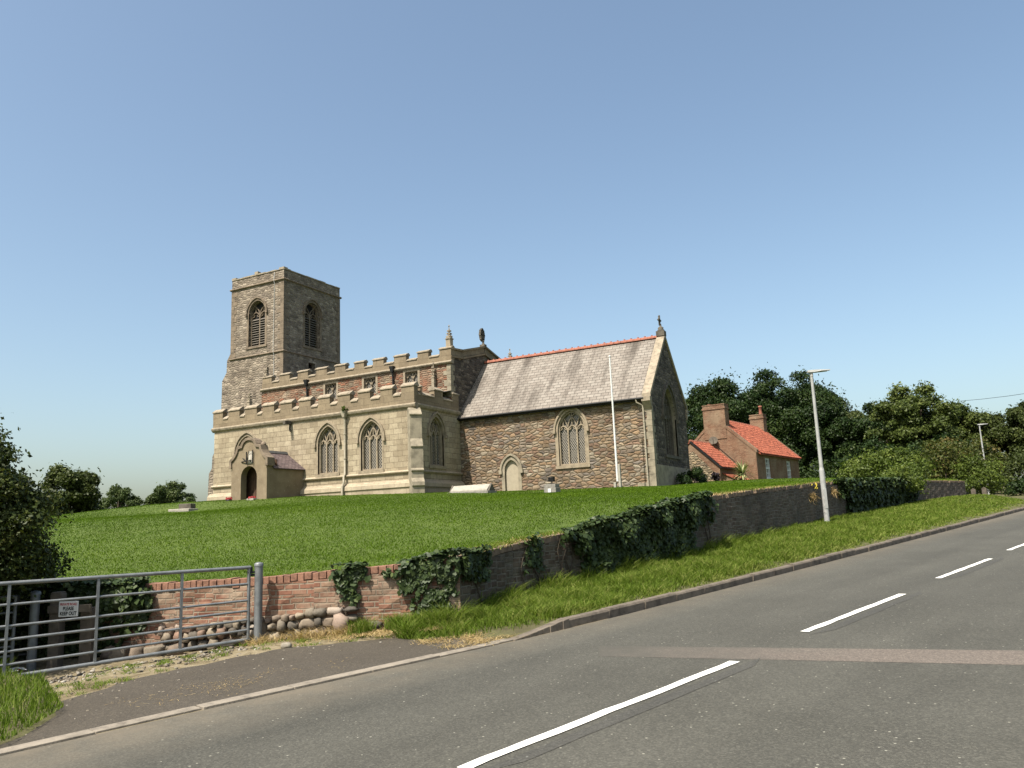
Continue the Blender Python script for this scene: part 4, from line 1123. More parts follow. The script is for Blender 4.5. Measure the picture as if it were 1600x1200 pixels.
# --- south aisle
AX0, AX1, AY = -43.2, -26.71, 38.39
mb = MB()
AW = [(-40.15, 5.3, 1.72, 7.2, 8.2), (-33.24, 5.27, 1.58, 7.15, 8.22), (-29.87, 5.27, 1.58, 7.15, 8.22)]
holes = [arch(c, z0, w, zs, za) for c, z0, w, zs, za in AW]
mb.wall((0, AY, 0), EX, SN, rect(AX0, AX1, 4.4, 8.95), holes, 0.3, 0, 1)
hE = arch(40.72, 5.42, 1.5, 7.35, 8.4)
mb.wall((AX1, 0, 0), EY, EN, rect(AY, 43.46, 4.4, 8.95), [hE], 0.3, 0, 1)
mb.wall((AX0, 0, 0), EY, (-1,0,0), rect(AY, 44.8, 2.8, 8.95))
mb.poly([(AX0, AY+0.3, 9.35), (AX1, AY+0.3, 9.35), (AX1, NY0, 10.3), (AX0, NY0, 10.3)], 2)
aisle = mb.build('aisle', [M['ashlar'], M['trim'], M['lead']], CH)
mb = MB()      # plinth and string
PL = [(-0.1, 4.56), (0.05, 4.56), (0.10, 4.50), (0.28, 4.34), (0.30, 4.12), (0.24, 4.04), (0.24, 2.8), (-0.1, 2.8)][::-1]
ST = [(-0.1, 4.92), (0.07, 4.92), (0.13, 4.99), (0.13, 5.03), (0.0, 5.12), (-0.1, 5.12)]
prof_run(mb, (0, AY, 0), EX, SN, AX0-0.24, AX1+0.02, PL); prof_run(mb, (0, AY, 0), EX, SN, AX0-0.1, AX1+0.02, ST)
prof_run(mb, (AX1, 0, 0), EY, EN, AY-0.02, 43.45, PL); prof_run(mb, (AX1, 0, 0), EY, EN, AY-0.02, 43.45, ST)
mb.build('plinth', M['plinth'], aisle)
mb = MB()
am = [(-43.31,-42.4),(-41.85,-40.84),(-40.31,-39.26),(-38.74,-37.73),(-37.17,-36.18),(-35.58,-34.62),(-33.98,-33.05),(-32.42,-31.45),(-30.8,-29.91),(-29.12,-28.23),(-27.58,-26.66)]
parapet(mb, (0, AY-0.05, 0), EX, SN, -43.3, -26.66, 8.95, 9.56, 10.06, am, 0.4)
parapet(mb, (AX1+0.05, 0, 0), EY, EN, AY+0.36, 43.3, 8.95, 9.56, 10.06, [(39.0, 39.15), (40.5, 41.45), (42.6, 43.3)], 0.4)
CO = [(-0.2, 8.70), (0.0, 8.70), (0.12, 8.80), (0.16, 8.90), (0.16, 8.96), (0.03, 9.03), (-0.2, 9.03)]
prof_run(mb, (0, AY, 0), EX, SN, AX0-0.16, AX1+0.16, CO, 1); prof_run(mb, (AX1, 0, 0), EY, EN, AY, 43.45, CO, 1)
mb.build('parapet', [M['parapet'], M['coping']], aisle)
for c, z0, w, zs, za in AW: window(aisle, (0, AY, 0), EX, SN, c, z0, w, zs, za, 3, 0.18, True, 0.12)
window(aisle, (AX1, 0, 0), EY, EN, 40.72, 5.42, 1.5, 7.35, 8.4, 3, 0.22, True, 0.14)
# diagonal buttress at the south-east corner
mb = MB(); c0 = Vector((AX1, AY, 0)); dr = Vector((0.7071, -0.7071, 0)); tg = Vector((0.7071, 0.7071, 0))
B_ = [(-0.3, 2.8), (0.92, 2.8), (0.92, 4.04), (1.0, 4.12), (0.98, 4.34), (0.78, 4.52), (0.74, 4.56), (0.74, 4.9), (0.82, 4.97), (0.82, 5.03), (0.70, 5.12), (0.70, 6.3), (0.76, 6.36), (0.74, 6.42), (0.44, 6.85), (0.44, 8.2), (0.52, 8.24), (0.5, 8.3), (0.0, 8.72), (-0.3, 8.72)]
mb.prism([c0+dr*r_-tg*0.36+EZ*z for r_, z in B_], tg*0.72)
mb.build('buttress', M['palequoin'], aisle, 0.012)
# west buttress
mb = MB()
P0 = [(AX0+0.1, 2.8), (AX0-0.72, 2.8), (AX0-0.62, 5.95), (AX0-0.35, 6.3), (AX0-0.32, 7.1), (AX0-0.0, 7.6), (AX0+0.1, 7.6)]
mb.prism([(x, AY+0.15, z) for x, z in P0], (0, 0.9, 0)); mb.build('buttress', M['tower'], aisle)
pinnacle(aisle, -40.3, 38.7, 9.95, 1.6, 0.24)
# downpipe with hopper, and a spout
mb = MB()
pipe_run(aisle, [(-31.78, AY-0.24, 8.8), (-31.78, AY-0.13, 8.35), (-31.78, AY-0.13, 5.15), (-31.78, AY-0.25, 5.0), (-31.78, AY-0.25, 4.6), (-31.78, AY-0.4, 4.4), (-31.78, AY-0.4, 3.7)], 0.075, M['pipe'], (-31.78, AY-0.24, 9.02))
mb = MB(); mb.obox((-36.27, AY-0.3, 8.72), (0.1,0,0), (0,0.35,0.03), (0,-0.01,0.1)); mb.tube([(-36.27, AY-0.1, 8.7), (-36.27, AY-0.14, 8.3), (-36.27, AY-0.05, 8.15)], 0.06, 6)
mb.build('water_spout', M['darktrim'], aisle)

# --- south porch
PX0, PX1, PY, PC = -38.1, -35.18, 35.23, -36.64
half = [(1.50, 5.85), (1.50, 6.22), (1.32, 6.34), (1.14, 6.52), (1.0, 6.74), (0.93, 6.98), (0.60, 7.04), (0.56, 7.16), (0.44, 7.33), (0.24, 7.45), (0.0, 7.49)]
outl = [(PC-1.46, 2.9), (PC+1.46, 2.9), (PC+1.46, 5.85)] + [(PC+a-0.04, z) for a, z in half[1:]] + [(PC-a+0.04, z) for a, z in half[:-1][::-1][:-1]] + [(PC-1.46, 5.85)]
mb = MB()
door = [(PC-0.66, 2.9), (PC+0.66, 2.9)] + [(PC+0.66*math.cos(a), 5.18+0.66*math.sin(a)) for a in [math.pi*i/12 for i in range(13)]]
mb.wall((0, PY, 0), EX, SN, outl, [door], 0.45)
mb.wall((0, PY+0.45, 0), EX, (0,1,0), outl, [door], 0.0)
ol3 = [Vector((x, PY, z)) for x, z in outl]; mb.prism(ol3, (0, 0.45, 0), 0, cap=False)
mb.wall((PX1, 0, 0), EY, EN, rect(PY+0.45, AY+0.05, 2.9, 5.72)); mb.wall((PX0, 0, 0), EY, (-1,0,0), rect(PY+0.45, AY+0.05, 2.9, 5.72))
mb.box(PX0+0.1, PX1-0.1, PY+0.05, AY, 2.9, 3.85)
porch = mb.build('porch', M['render'], CH)
mb = MB()
cp = [(PC+a, z) for a, z in half]; cp = cp+[(PC-a, z) for a, z in half[:-1][::-1]]
mb.bar([Vector((x, PY-0.09, z)) for x, z in cp], SN, 0.17, 0.6)
for sg in (-1, 1): mb.obox((PC+sg*1.5, PY+0.2, 5.86), (0.1,0,0), (0,0.3,0), (0,0,0.09))
for sg in (-1, 1): mb.lathe((PC+sg*0.86, PY+0.3, 7.0), [(0.13, 0), (0.17, 0.12), (0.1, 0.24), (0.0, 0.3)], 8)
mb.build('gable_coping', M['quoin'], porch, 0.01)
mb = MB()
for sg, ex in ((1, PX1+0.12), (-1, PX0-0.12)):
    a, b = Vector((ex, 0, 5.66)), Vector((PC, 0, 6.78))
    q = [(a.x, PY+0.46, a.z), (a.x, AY+0.02, a.z), (b.x, AY+0.02, b.z), (b.x, PY+0.46, b.z)]
    mb.prism(q if sg > 0 else q[::-1], (0, 0, -0.07))
mb.build('roof', M['pslate'], porch)
mb = MB(); mb.prism([(PC-0.14, PY+0.46, 6.72), (PC+0.14, PY+0.46, 6.72), (PC+0.05, PY+0.46, 6.88), (PC-0.05, PY+0.46, 6.88)], (0, AY-PY-0.46, 0)); mb.build('ridge', M['lead'], porch)
mb = MB()
mb.box(PC-1.4, PC+1.4, PY+0.85, PY+0.91, 3.3, 6.2)
for k in range(6): mb.box(PC-0.66+0.22*k+0.008, PC-0.66+0.22*(k+1)-0.008, PY+0.80, PY+0.85, 3.6, 5.7)
mb.build('door', M['darkwood'], porch)
# carved panel and iron bracket over the doorway
mb = MB(); mb.box(PC-0.02, PC+0.34, PY-0.05, PY+0.02, 5.98, 6.72); mb.lathe((PC+0.16, PY-0.05, 6.2), [(0.09, 0), (0.12, 0.15), (0.08, 0.3), (0.06, 0.36), (0.0, 0.44)], 7)
mb.build('carved_panel', M['white_stone'], porch, 0.01)
mb = MB()
mb.tube([(PC-0.62, PY-0.03, 6.12), (PC-0.1, PY-0.12, 6.14), (PC+0.3, PY-0.12, 6.14)], 0.03, 6); mb.tube([(PC-0.12, PY-0.1, 5.95), (PC-0.12, PY-0.1, 6.7)], 0.035, 6); mb.tube([(PC+0.38, PY-0.1, 5.98), (PC+0.38, PY-0.1, 6.78)], 0.03, 6)
mb.tube([(PC-0.5, PY-0.05, 6.35), (PC-0.12, PY-0.1, 6.15)], 0.02, 5); mb.tube([(PC-0.02, PY-0.16, 6.14), (PC+0.18, PY-0.2, 6.75)], 0.02, 5)
mb.build('iron_bracket', M['iron'], porch)

# --- chancel
CX0, CX1, CY0, CY1, CYC = -26.76, -13.98, 43.49, 50.6, 47.045
EAV, RDG = 8.80, 12.72
mb = MB()
cw = (-18.98, 5.05, 1.74, 7.18, 8.27)
pd = [(-23.58, 2.8), (-22.65, 2.8)] + arch(-23.115, 3, 0.93, 5.05, 5.64, 6)[2:]
mb.wall((0, CY0, 0), EX, SN, rect(CX0, CX1, 2.8, EAV), [arch(*cw[:1], *cw[1:]) , pd], 0.28, 0, 3)
ce = (47.03, 5.42, 2.5, 7.7, 9.55)
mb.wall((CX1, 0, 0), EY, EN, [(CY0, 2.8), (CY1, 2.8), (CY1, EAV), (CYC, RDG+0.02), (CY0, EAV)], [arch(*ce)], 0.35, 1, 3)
mb.wall((0, CY1, 0), EX, (0,1,0), rect(CX0, CX1, 2.8, EAV), [], 0.3, 1)
mb.add([WP((0, CY0, 0), EX, q, SN, -0.14) for q in pd], [list(range(len(pd)))], 2)
chancel = mb.build('chancel', [M['cobble'], M['cobble_grey'], M['plaster'], M['palequoin']], CH)
window(chancel, (0, CY0, 0), EX, SN, *cw, 3, 0.15, True, 0.2)
window(chancel, (CX1, 0, 0), EY, EN, *ce, 5, 0.3, True, 0.14, mats=[M['darktrim'], M['glass']])
mb = MB()
hp = arc_pts(-23.115, 1.45, 5.0, 5.98, 7); mb.bar([Vector((x, CY0-0.1, z)) for x, z in hp], SN, 0.12, 0.16)
for q in (hp[0], hp[-1]): mb.obox((q[0], CY0-0.06, q[1]-0.08), (0.1,0,0), (0,0.08,0), (0,0,0.12))
so_ = arch(-23.115, 2.9, 1.15, 5.05, 5.76, 7); mb.bar([Vector((x, CY0-0.02, z)) for x, z in so_[1:]+so_[:1]], SN, 0.22, 0.1)
mb.build('door_surround', M['palequoin'], chancel)
mb = MB()
for sg in (-1, 1):
    ey = CY0-0.25 if sg < 0 else CY1+0.25
    ez = RDG+0.06-(RDG-EAV)/(CYC-CY0)*(CYC-CY0+0.25)
    q = [(CX0, ey, ez), (CX1-0.3, ey, ez), (CX1-0.3, CYC, RDG+0.06), (CX0, CYC, RDG+0.06)]
    mb.prism(q if sg < 0 else q[::-1], (0, 0, -0.09))
EZ_EAVE = ez
roof = mb.build('roof', M['slate'], chancel)
mb = MB(); x = CX0+0.05
while x < CX1-0.35:
    pts = [(x, CYC+0.17*math.cos(a), RDG+0.02+0.17*math.sin(a)) for a in [math.pi*k/8-0.35 for k in range(0, 10)]]
    mb.prism([Vector(p) for p in pts], (0.44, 0, 0)); mb.box(x+0.17, x+0.27, CYC-0.03, CYC+0.03, RDG+0.17, RDG+0.25); x += 0.452
mb.build('ridge_tiles', M['terracotta'], roof)
for sg in (-1, 1):     # gable coping with kneeler
    mb = MB()
    yk = CY0-0.22 if sg < 0 else CY1+0.22
    zk = RDG+0.06-(RDG-EAV)/(CYC-CY0)*abs(CYC-yk)
    q = [(CX1-0.42, yk, zk-0.1), (CX1+0.09, yk, zk-0.1), (CX1+0.09, CYC, RDG-0.04), (CX1-0.42, CYC, RDG-0.04)]
    mb.prism(q if sg < 0 else q[::-1], (0, 0, 0.27))
    mb.obox((CX1-0.17, yk+0.06*-sg, zk-0.17), (0.26,0,0), (0,0.2,0), (0,0,0.13))
    mb.prism([(CX1-0.42, yk+0.2, zk-0.75), (CX1-0.42, yk-0.1, zk-0.3), (CX1-0.42, yk+0.3, zk-0.3)] if sg < 0 else [(CX1-0.42, yk-0.2, zk-0.75), (CX1-0.42, yk+0.1, zk-0.3), (CX1-0.42, yk-0.3, zk-0.3)], (0.5, 0, 0))
    mb.build('gable_coping', M['coping'], chancel, 0.01)
mb = MB()
b_ = Vector((CX1-0.16, CYC, RDG+0.2)); mb.obox(b_+EZ*0.05, (0.26,0,0), (0,0.22,0), (0,0,0.16)); mb.lathe(b_+EZ*0.18, [(0.2, 0), (0.24, 0.08), (0.16, 0.16), (0.19, 0.24), (0.07, 0.34), (0.05, 0.5)], 8)
mb.bar([b_+EZ*0.6, b_+EZ*1.2], (1,0,0), 0.1, 0.1); mb.bar([b_+EZ*0.93-EY*0.22, b_+EZ*0.93+EY*0.22], (1,0,0), 0.1, 0.1)
for q in (b_+EZ*1.2, b_+EZ*0.93-EY*0.22, b_+EZ*0.93+EY*0.22): mb.lathe(q-EZ*0.06-EX*0.05, [(0.0, -0.02), (0.08, 0.05), (0.0, 0.13)], 6)
mb.build('gable_cross', M['darktrim'], chancel)
mb = MB(); mb.tube([(CX0+0.02, CY0-0.32, EZ_EAVE-0.09), (CX1-0.3, CY0-0.32, EZ_EAVE-0.09)], 0.065, 8); mb.box(CX0+0.02, CX1-0.4, CY0-0.24, CY0-0.21, EZ_EAVE-0.2, EZ_EAVE-0.09)
mb.poly([(CX0+0.02, CY0-0.21, EZ_EAVE-0.19), (CX1-0.4, CY0-0.21, EZ_EAVE-0.19), (CX1-0.4, CY0, EZ_EAVE-0.19), (CX0+0.02, CY0, EZ_EAVE-0.19)][::-1])
mb.build('gutter', M['iron'], chancel)
pipe_run(chancel, [(-14.75, CY0-0.32, EZ_EAVE-0.12), (-14.72, CY0-0.3, EZ_EAVE-0.3), (-14.45, CY0-0.12, EZ_EAVE-0.45), (-14.42, CY0-0.1, EZ_EAVE-0.7), (-14.42, CY0-0.1, 3.3)], 0.05, M['pipe'])
mb = MB(); corner_quoins(mb, CX1, CY0, 1, -1, 3.0, 8.1, a=0.48, b=0.3, hq=0.4); mb.box(-15.05, CX1+0.03, CY0-0.045, CY0+0.1, 2.8, 3.75); mb.build('quoins', M['palequoin'], chancel)
mb = MB(); mb.box(CX1-0.1, CX1+0.05, CY0+0.3, CY1, 2.8, 4.75); mb.build('base_course', M['palequoin'], chancel, 0.02)
# ------------------------------------------------------------------ boundary wall
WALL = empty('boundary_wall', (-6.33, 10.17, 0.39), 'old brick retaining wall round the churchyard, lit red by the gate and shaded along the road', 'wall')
WF = resample(WL, 0.3)
arcs = [0.0]
for a, b in zip(WF[:-1], WF[1:]): arcs.append(arcs[-1]+math.hypot(b[0]-a[0], b[1]-a[1]))
ARC_C = 10.34
def wall_at(s):
    """point, outward normal, ground z, top z at arc length s"""
    i = min(max(int(np.searchsorted(arcs, s))-1, 0), len(WF)-2); f = (s-arcs[i])/(arcs[i+1]-arcs[i])
    a, b = WF[i], WF[i+1]; t = Vector((b[0]-a[0], b[1]-a[1], 0)).normalized()
    return Vector((a[0]+(b[0]-a[0])*f, a[1]+(b[1]-a[1])*f, 0)), Vector((t.y, -t.x, 0)), a[2]+(b[2]-a[2])*f, a[3]+(b[3]-a[3])*f
def wall_face(i0, i1, mat, name, lean=0.0):
    m = MB(); rows = 6
    off = offset(WF, 0.0)
    grid_ = []
    for i in range(i0, i1+1):
        p = WF[i]; t = Vector((WF[min(i+1, len(WF)-1)][0]-WF[max(i-1,0)][0], WF[min(i+1,len(WF)-1)][1]-WF[max(i-1,0)][1], 0)).normalized(); n = Vector((t.y, -t.x, 0))
        col = []
        for k in range(rows+1):
            z = p[2]-0.35+(p[3]-0.11-p[2]+0.35)*k/rows
            j = 0.014*math.sin(i*1.7+k*2.3)+RNG.normal(0, 0.006)
            if i in (i0, i1): j = 0.0
            col.append(Vector((p[0], p[1], z))+n*j)
        grid_.append(col)
    for i in range(len(grid_)-1):
        for k in range(rows):
            m.add([grid_[i][k], grid_[i+1][k], grid_[i+1][k+1], grid_[i][k+1]], [(0,1,2,3)])
    return m.build(name, mat, WALL)
ic = min(range(len(arcs)), key=lambda i: abs(arcs[i]-ARC_C))
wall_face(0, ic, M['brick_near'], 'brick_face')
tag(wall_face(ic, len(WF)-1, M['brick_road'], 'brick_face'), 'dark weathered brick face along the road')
m = MB()      # hidden back and end
bk = offset(WF, WALL_T)
for a, b in zip(bk[:-1], bk[1:]): m.add([(b[0], b[1], b[2]-0.3), (a[0], a[1], a[2]-0.3), (a[0], a[1], a[3]-0.06), (b[0], b[1], b[3]-0.06)], [(0,1,2,3)])
a, b = WF[-1], bk[-1]; m.add([(a[0], a[1], a[2]-.4), (b[0], b[1], b[2]-.4), (b[0], b[1], b[3]-0.02), (a[0], a[1], a[3]-0.02)], [(0,1,2,3)])
m.build('wall_core', M['brick_road'], WALL)
def brick_coping(s0, s1, mat, name, hs=1.0, wide=1.0):
    m = MB(); s = s0
    while s < s1:
        w = random.uniform(0.085, 0.13)*wide; p, n, zg, zt = wall_at(min(s+w/2, arcs[-1]-0.01)); t = Vector((-n.y, n.x, 0))
        if random.random() < 0.96:
            h = random.uniform(0.10, 0.125)*hs; dz = random.uniform(-0.012, 0.006); d = random.uniform(-0.014, 0.004)
            tz = random.uniform(-0.02, 0.02)
            q2 = wall_at(min(s+w/2+0.3, arcs[-1]-0.005))[3]; q1 = wall_at(max(s+w/2-0.3, 0))[3]; sl_ = (q2-q1)/0.6
            tt = (t+EZ*sl_+EZ*tz).normalized()
            c = p - n*(0.155-d) + EZ*(zt-h/2+dz)
            m.obox(c, tt*(w/2-0.006), n*(0.165), EZ*(h/2))
        s += w
    return m.build(name, mat, WALL, 0.006)
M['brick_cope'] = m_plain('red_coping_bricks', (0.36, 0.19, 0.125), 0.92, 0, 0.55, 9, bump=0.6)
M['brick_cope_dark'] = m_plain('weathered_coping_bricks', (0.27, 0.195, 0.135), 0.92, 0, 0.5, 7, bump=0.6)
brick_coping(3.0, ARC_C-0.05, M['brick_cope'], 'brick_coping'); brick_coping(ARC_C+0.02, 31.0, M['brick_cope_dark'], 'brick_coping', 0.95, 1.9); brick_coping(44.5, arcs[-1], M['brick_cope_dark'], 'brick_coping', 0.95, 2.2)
# cobble footing under the lit length
ICO_V = None
def ico(sub=2):
    b = bmesh.new(); bmesh.ops.create_icosphere(b, subdivisions=sub, radius=1.0)
    b.verts.ensure_lookup_table(); v = np.array([x.co[:] for x in b.verts]); f = np.array([[q.index for q in fc.verts] for fc in b.faces]); b.free(); return v, f
IV, IF = ico(2); IV1, IF1 = ico(1)
def stones(name, items, mat, parent=None, base=(0,0,0), fine=True):
    """items: (centre, radii(3), yaw)"""
    Vs = []; Fs = []; At = []; n0 = 0
    v0, f0 = (IV, IF) if fine else (IV1, IF1)
    for c, r, yaw in items:
        ph = RNG.uniform(0, 6, 3); k = RNG.uniform(1.2, 2.4, 3)
        d = 1+0.13*np.sin(v0[:,0]*k[0]*2+ph[0])+0.10*np.sin(v0[:,1]*k[1]*2.5+ph[1])+0.10*np.sin(v0[:,2]*k[2]*2.5+ph[2])
        v = np.sign(v0)*np.abs(v0)**0.55*(d*(1+0.11*RNG.normal(size=len(v0))*0.8))[:,None]*np.array(r)
        cy, sy = math.cos(yaw), math.sin(yaw); v = v@np.array([[cy, sy, 0], [-sy, cy, 0], [0, 0, 1]])
        Vs.append(v+np.array(c)); Fs.append(f0+n0); n0 += len(v0); At.append(np.full(len(f0), RNG.random()))
    return np_mesh(name, np.concatenate(Vs), np.concatenate(Fs), mat, np.concatenate(At), parent, base, smooth=True)
it = []
for row, (zz, hh) in enumerate(((0.05, 0.085), (0.19, 0.075), (0.31, 0.06))):
    s = 5.9
    while s < (9.15 if row == 0 else 8.95-0.15*row):
        w = random.choice((0.045, 0.06, 0.075, 0.09, 0.12))*(1.1 if row == 0 else 0.9); p, n, zg, zt = wall_at(s+w)
        p = p+n*random.uniform(0.0, 0.05)+EZ*(zg+zz+random.uniform(-.02,.02)-0.02)
        it.append((p, (w, random.uniform(.05,.11), hh*random.uniform(.55,1.2)), math.atan2(-n.x, n.y)+random.uniform(-.3,.3))); s += 2*w*random.uniform(0.95,1.2)
p, n, zg, zt = wall_at(8.62); it.append((p+n*0.12+EZ*(zg+0.12), (0.12, 0.09, 0.12), 0.4))
for s in (5.2, 5.5, 5.75, 6.0, 6.3): 
    p, n, zg, zt = wall_at(s); it.append((p+n*random.uniform(.1,.4)+EZ*(zg+0.03), (random.uniform(.1,.16), .1, .09), random.random()*3))
stones('cobble_footing', it, M['boulder'], WALL, WALL.location)

# ------------------------------------------------------------------ leaves
def leaf_quads(P, N_, size, var, droop=0.0):
    """rhombic leaves at P with normals N_ (unit)"""
    n = len(P)
    ref = RNG.normal(size=(n, 3)); ref[:,2] -= droop
    a = ref - N_*np.sum(ref*N_, 1)[:,None]; a /= np.linalg.norm(a, axis=1)[:,None]+1e-9
    b = np.cross(N_, a); s = size[:,None]
    V = np.stack([P-a*s*0.5, P+b*s*0.30-N_*s*0.05, P+a*s*0.55, P-b*s*0.30-N_*s*0.05], 1).reshape(-1, 3)
    return V, np.arange(n*4).reshape(n, 4)
def unit(v): return v/(np.linalg.norm(v, axis=1)[:,None]+1e-9)
def crown_leaves(center, radii, nblob, nleaf, size, seed, br=(0.2, 0.38), flat=0.75, shell=0.55, lift=0.25, low=-0.75, spray=0.04):
    rg = np.random.default_rng(seed)
    c = np.array(center); r = np.array(radii)
    d = rg.normal(size=(nblob*3, 3)); d = unit(d); d = d[d[:,2] > low][:nblob]
    rad = shell+(1-shell)*rg.random(len(d))**0.7
    bc = c + d*rad[:,None]*r*0.86
    brad = rg.uniform(br[0], br[1], len(d))*r.mean()
    w = brad**2; w /= w.sum(); pick = rg.choice(len(d), nleaf, p=w)
    dd = unit(rg.normal(size=(nleaf, 3)) + d[pick]*0.55 + np.array([0, 0, 0.25]))
    q = rg.random(nleaf)**0.36
    P = bc[pick] + dd*(brad[pick]*q)[:,None]*np.array([1, 1, flat])
    P += rg.normal(size=P.shape)*0.05*brad[pick][:,None]
    sp = rg.random(nleaf) < spray
    P[sp] += (dd[sp]+d[pick][sp]*0.6)*(brad[pick][sp]*rg.uniform(0.1, 0.45, sp.sum()))[:,None]
    Nn = unit(dd*0.7 + rg.normal(size=(nleaf, 3))*0.65 + np.array([0, 0, lift]))
    sz = size*rg.uniform(0.6, 1.35, nleaf)
    var = np.clip(rg.normal(0.45, 0.17, nleaf)+rg.normal(0, 0.12, len(d))[pick], 0, 1)
    V, F = leaf_quads(P, Nn, sz, var)
    return V, F, var, bc
def tree(name, base, height, radii, seed, mat, label, cat='tree', group=None, nblob=46, nleaf=22000, size=0.3, trunk=0.3, cz=None, limbs=14, **kw):
    bx, by, bz = base
    root = empty(name, base, label, cat, group)
    zc = bz+(height-radii[2]) if cz is None else bz+cz
    V, F, var, bc = crown_leaves((bx, by, zc), radii, nblob, nleaf, size, seed, **kw)
    np_mesh('crown', V, F, mat, var, root, base)
    m = MB(); rg = random.Random(seed)
    top = Vector((bx+rg.uniform(-.3,.3), by+rg.uniform(-.3,.3), zc+radii[2]*0.35))
    b0 = Vector((bx, by, bz-0.25))
    path = [b0+(top-b0)*k/5+Vector((rg.uniform(-.06,.06), rg.uniform(-.06,.06), 0))*(k*height*0.06) for k in range(6)]
    m.tube(path, [trunk*(1.15-0.85*k/5) for k in range(6)], 8)
    ids = list(range(len(bc))); rg.shuffle(ids)
    for i in ids[:limbs]:
        e = Vector(bc[i]); k = rg.uniform(0.35, 0.85); s = b0.lerp(top, k); mid = s.lerp(e, 0.5)+Vector((0, 0, radii[2]*0.08))
        m.tube([s, mid, e], [trunk*0.42*(1.1-k), trunk*0.26, trunk*0.08], 6)
    m.build('trunk', M['bark'], root)
    return root
def bush(name, base, center, radii, seed, mat, label, cat, nblob, nleaf, size, group=None, stems=6, **kw):
    root = empty(name, base, label, cat, group)
    V, F, var, bc = crown_leaves(center, radii, nblob, nleaf, size, seed, **kw)
    np_mesh('foliage', V, F, mat, var, root, base)
    m = MB(); rg = random.Random(seed)
    for i in range(stems):
        e = Vector(bc[rg.randrange(len(bc))]); s = Vector(base)+Vector((rg.uniform(-.05,.05), rg.uniform(-.05,.05), -0.1))
        m.tube([s, s.lerp(e, .5)+Vector((0,0,.15*radii[2])), e], [0.02+0.02*radii[2], 0.015+0.012*radii[2], 0.008], 5)
    m.build('stems', M['bark'], root)
    return root
def ivy(label, regions, n, size, seed, mat, thick=0.16, bias_top=0.0, group='ivy growths on the boundary wall'):
    """regions: functions/ellipses (s0, s1, v0, v1, weight); v 0 at the ground, 1 at the wall top, >1 hangs over the top"""
    rg = np.random.default_rng(seed); Ps = []; Ns = []
    wts = np.array([(r[1]-r[0])*(r[3]-r[2])*r[4] for r in regions]); wts = wts/wts.sum()
    smid = 0.5*(min(r[0] for r in regions)+max(r[1] for r in regions)); p0, n0, zg0, zt0 = wall_at(smid)
    cl = rg.uniform(0, 6.28, 4)
    for r, w in zip(regions, wts):
        k = int(n*w*2.3); s = rg.uniform(r[0], r[1], k); v = rg.uniform(r[2], r[3], k)
        # ragged edges from coherent noise, thinning towards the rim
        es = np.minimum(s-r[0], r[1]-s); ev = np.minimum(v-r[2]+(0.5 if r[2] < 0.06 else 0), np.where(r[3] > 1.0, 9, r[3]-v))
        nn = sum(np.sin(s*f1+v*f2+q_) for f1, f2, q_ in ((5.1, 3.0, cl[0]), (9.7, -7.0, cl[1]), (17.0, 11.0, cl[2]), (31.0, -19.0, cl[3])))/4
        e = np.minimum(es/0.42, ev/0.28)
        keep = rg.random(k) < np.clip((e-0.25-0.75*nn)*1.6+0.12, 0, 1)*np.clip(0.75+0.9*nn, 0.25, 1); s = s[keep]; v = v[keep]
        for a, b in zip(s, v):
            p, nrm, zg, zt = wall_at(float(a)); h = zt-zg
            bulge = 0.6+0.4*math.sin(a*5+cl[2])*math.cos(b*6+cl[3])
            d = 0.02+thick*bulge*rg.random()*min(1.0, 0.35+0.75*b)
            if b <= 1.0: q = p+nrm*d+EZ*(zg+h*b)
            else:
                e = (b-1.0); q = p+nrm*(d-e*1.6+0.05)+EZ*(zt+0.02+0.12*rg.random()*bulge)
            Ps.append(q[:])
            up = 0.35 if b <= 0.97 else 1.0
            Ns.append(((nrm if b <= 1 else nrm*0.3)+EZ*up)[:])
    P = np.array(Ps); Nn = unit(unit(np.array(Ns))+rg.normal(size=P.shape)*0.42); m_ = len(P)
    sz = size*rg.uniform(0.55, 1.3, m_); var = np.clip(rg.normal(0.4, 0.2, m_), 0, 1)
    # five-pointed-ish leaf: pentagon pointing down
    ref = np.tile(np.array([0, 0, -1.0]), (m_, 1))+rg.normal(size=(m_, 3))*0.45
    a = ref-Nn*np.sum(ref*Nn, 1)[:,None]; a = unit(a); b = np.cross(Nn, a); s_ = sz[:,None]
    V = np.stack([P+a*s_*0.6, P+b*s_*0.48+a*s_*0.02, P+b*s_*0.28-a*s_*0.38, P-b*s_*0.28-a*s_*0.38, P-b*s_*0.48+a*s_*0.02], 1).reshape(-1, 3)
    F = np.arange(m_*5).reshape(m_, 5)
    base = (p0.x+n0.x*0.05, p0.y+n0.y*0.05, zg0)
    root = empty('ivy', base, label, 'ivy', group)
    np_mesh('leaves', V, F, mat, var, root, base)
    mb_ = MB()
    for k in range(max(3, int((regions[0][1]-regions[0][0])*2))):
        r = regions[rg.integers(len(regions))]; s = rg.uniform(r[0]+0.1*(r[1]-r[0]), r[1]-0.1*(r[1]-r[0])); pts = []
        for j in range(5):
            p, nrm, zg, zt = wall_at(float(s+0.12*math.sin(j*1.3+k))); pts.append(p+nrm*0.03+EZ*(zg+(zt-zg)*(0.02+0.9*j/4*min(1, r[3]))))
        mb_.tube(pts, [0.014, 0.012, 0.010, 0.007, 0.004], 5)
    mb_.build('stems', M['bark'], root)
    return root
ivy('dense ivy heaped over the left end of the brick wall behind the gate', [(3.0, 5.8, 0.45, 1.16, 1.1), (3.0, 5.45, 0.0, 0.55, 0.9), (5.1, 5.75, 0.25, 1.0, 0.8), (3.2, 5.7, 0.85, 1.22, 1.4)], 10500, 0.085, 21, M['ivy'], 0.3)
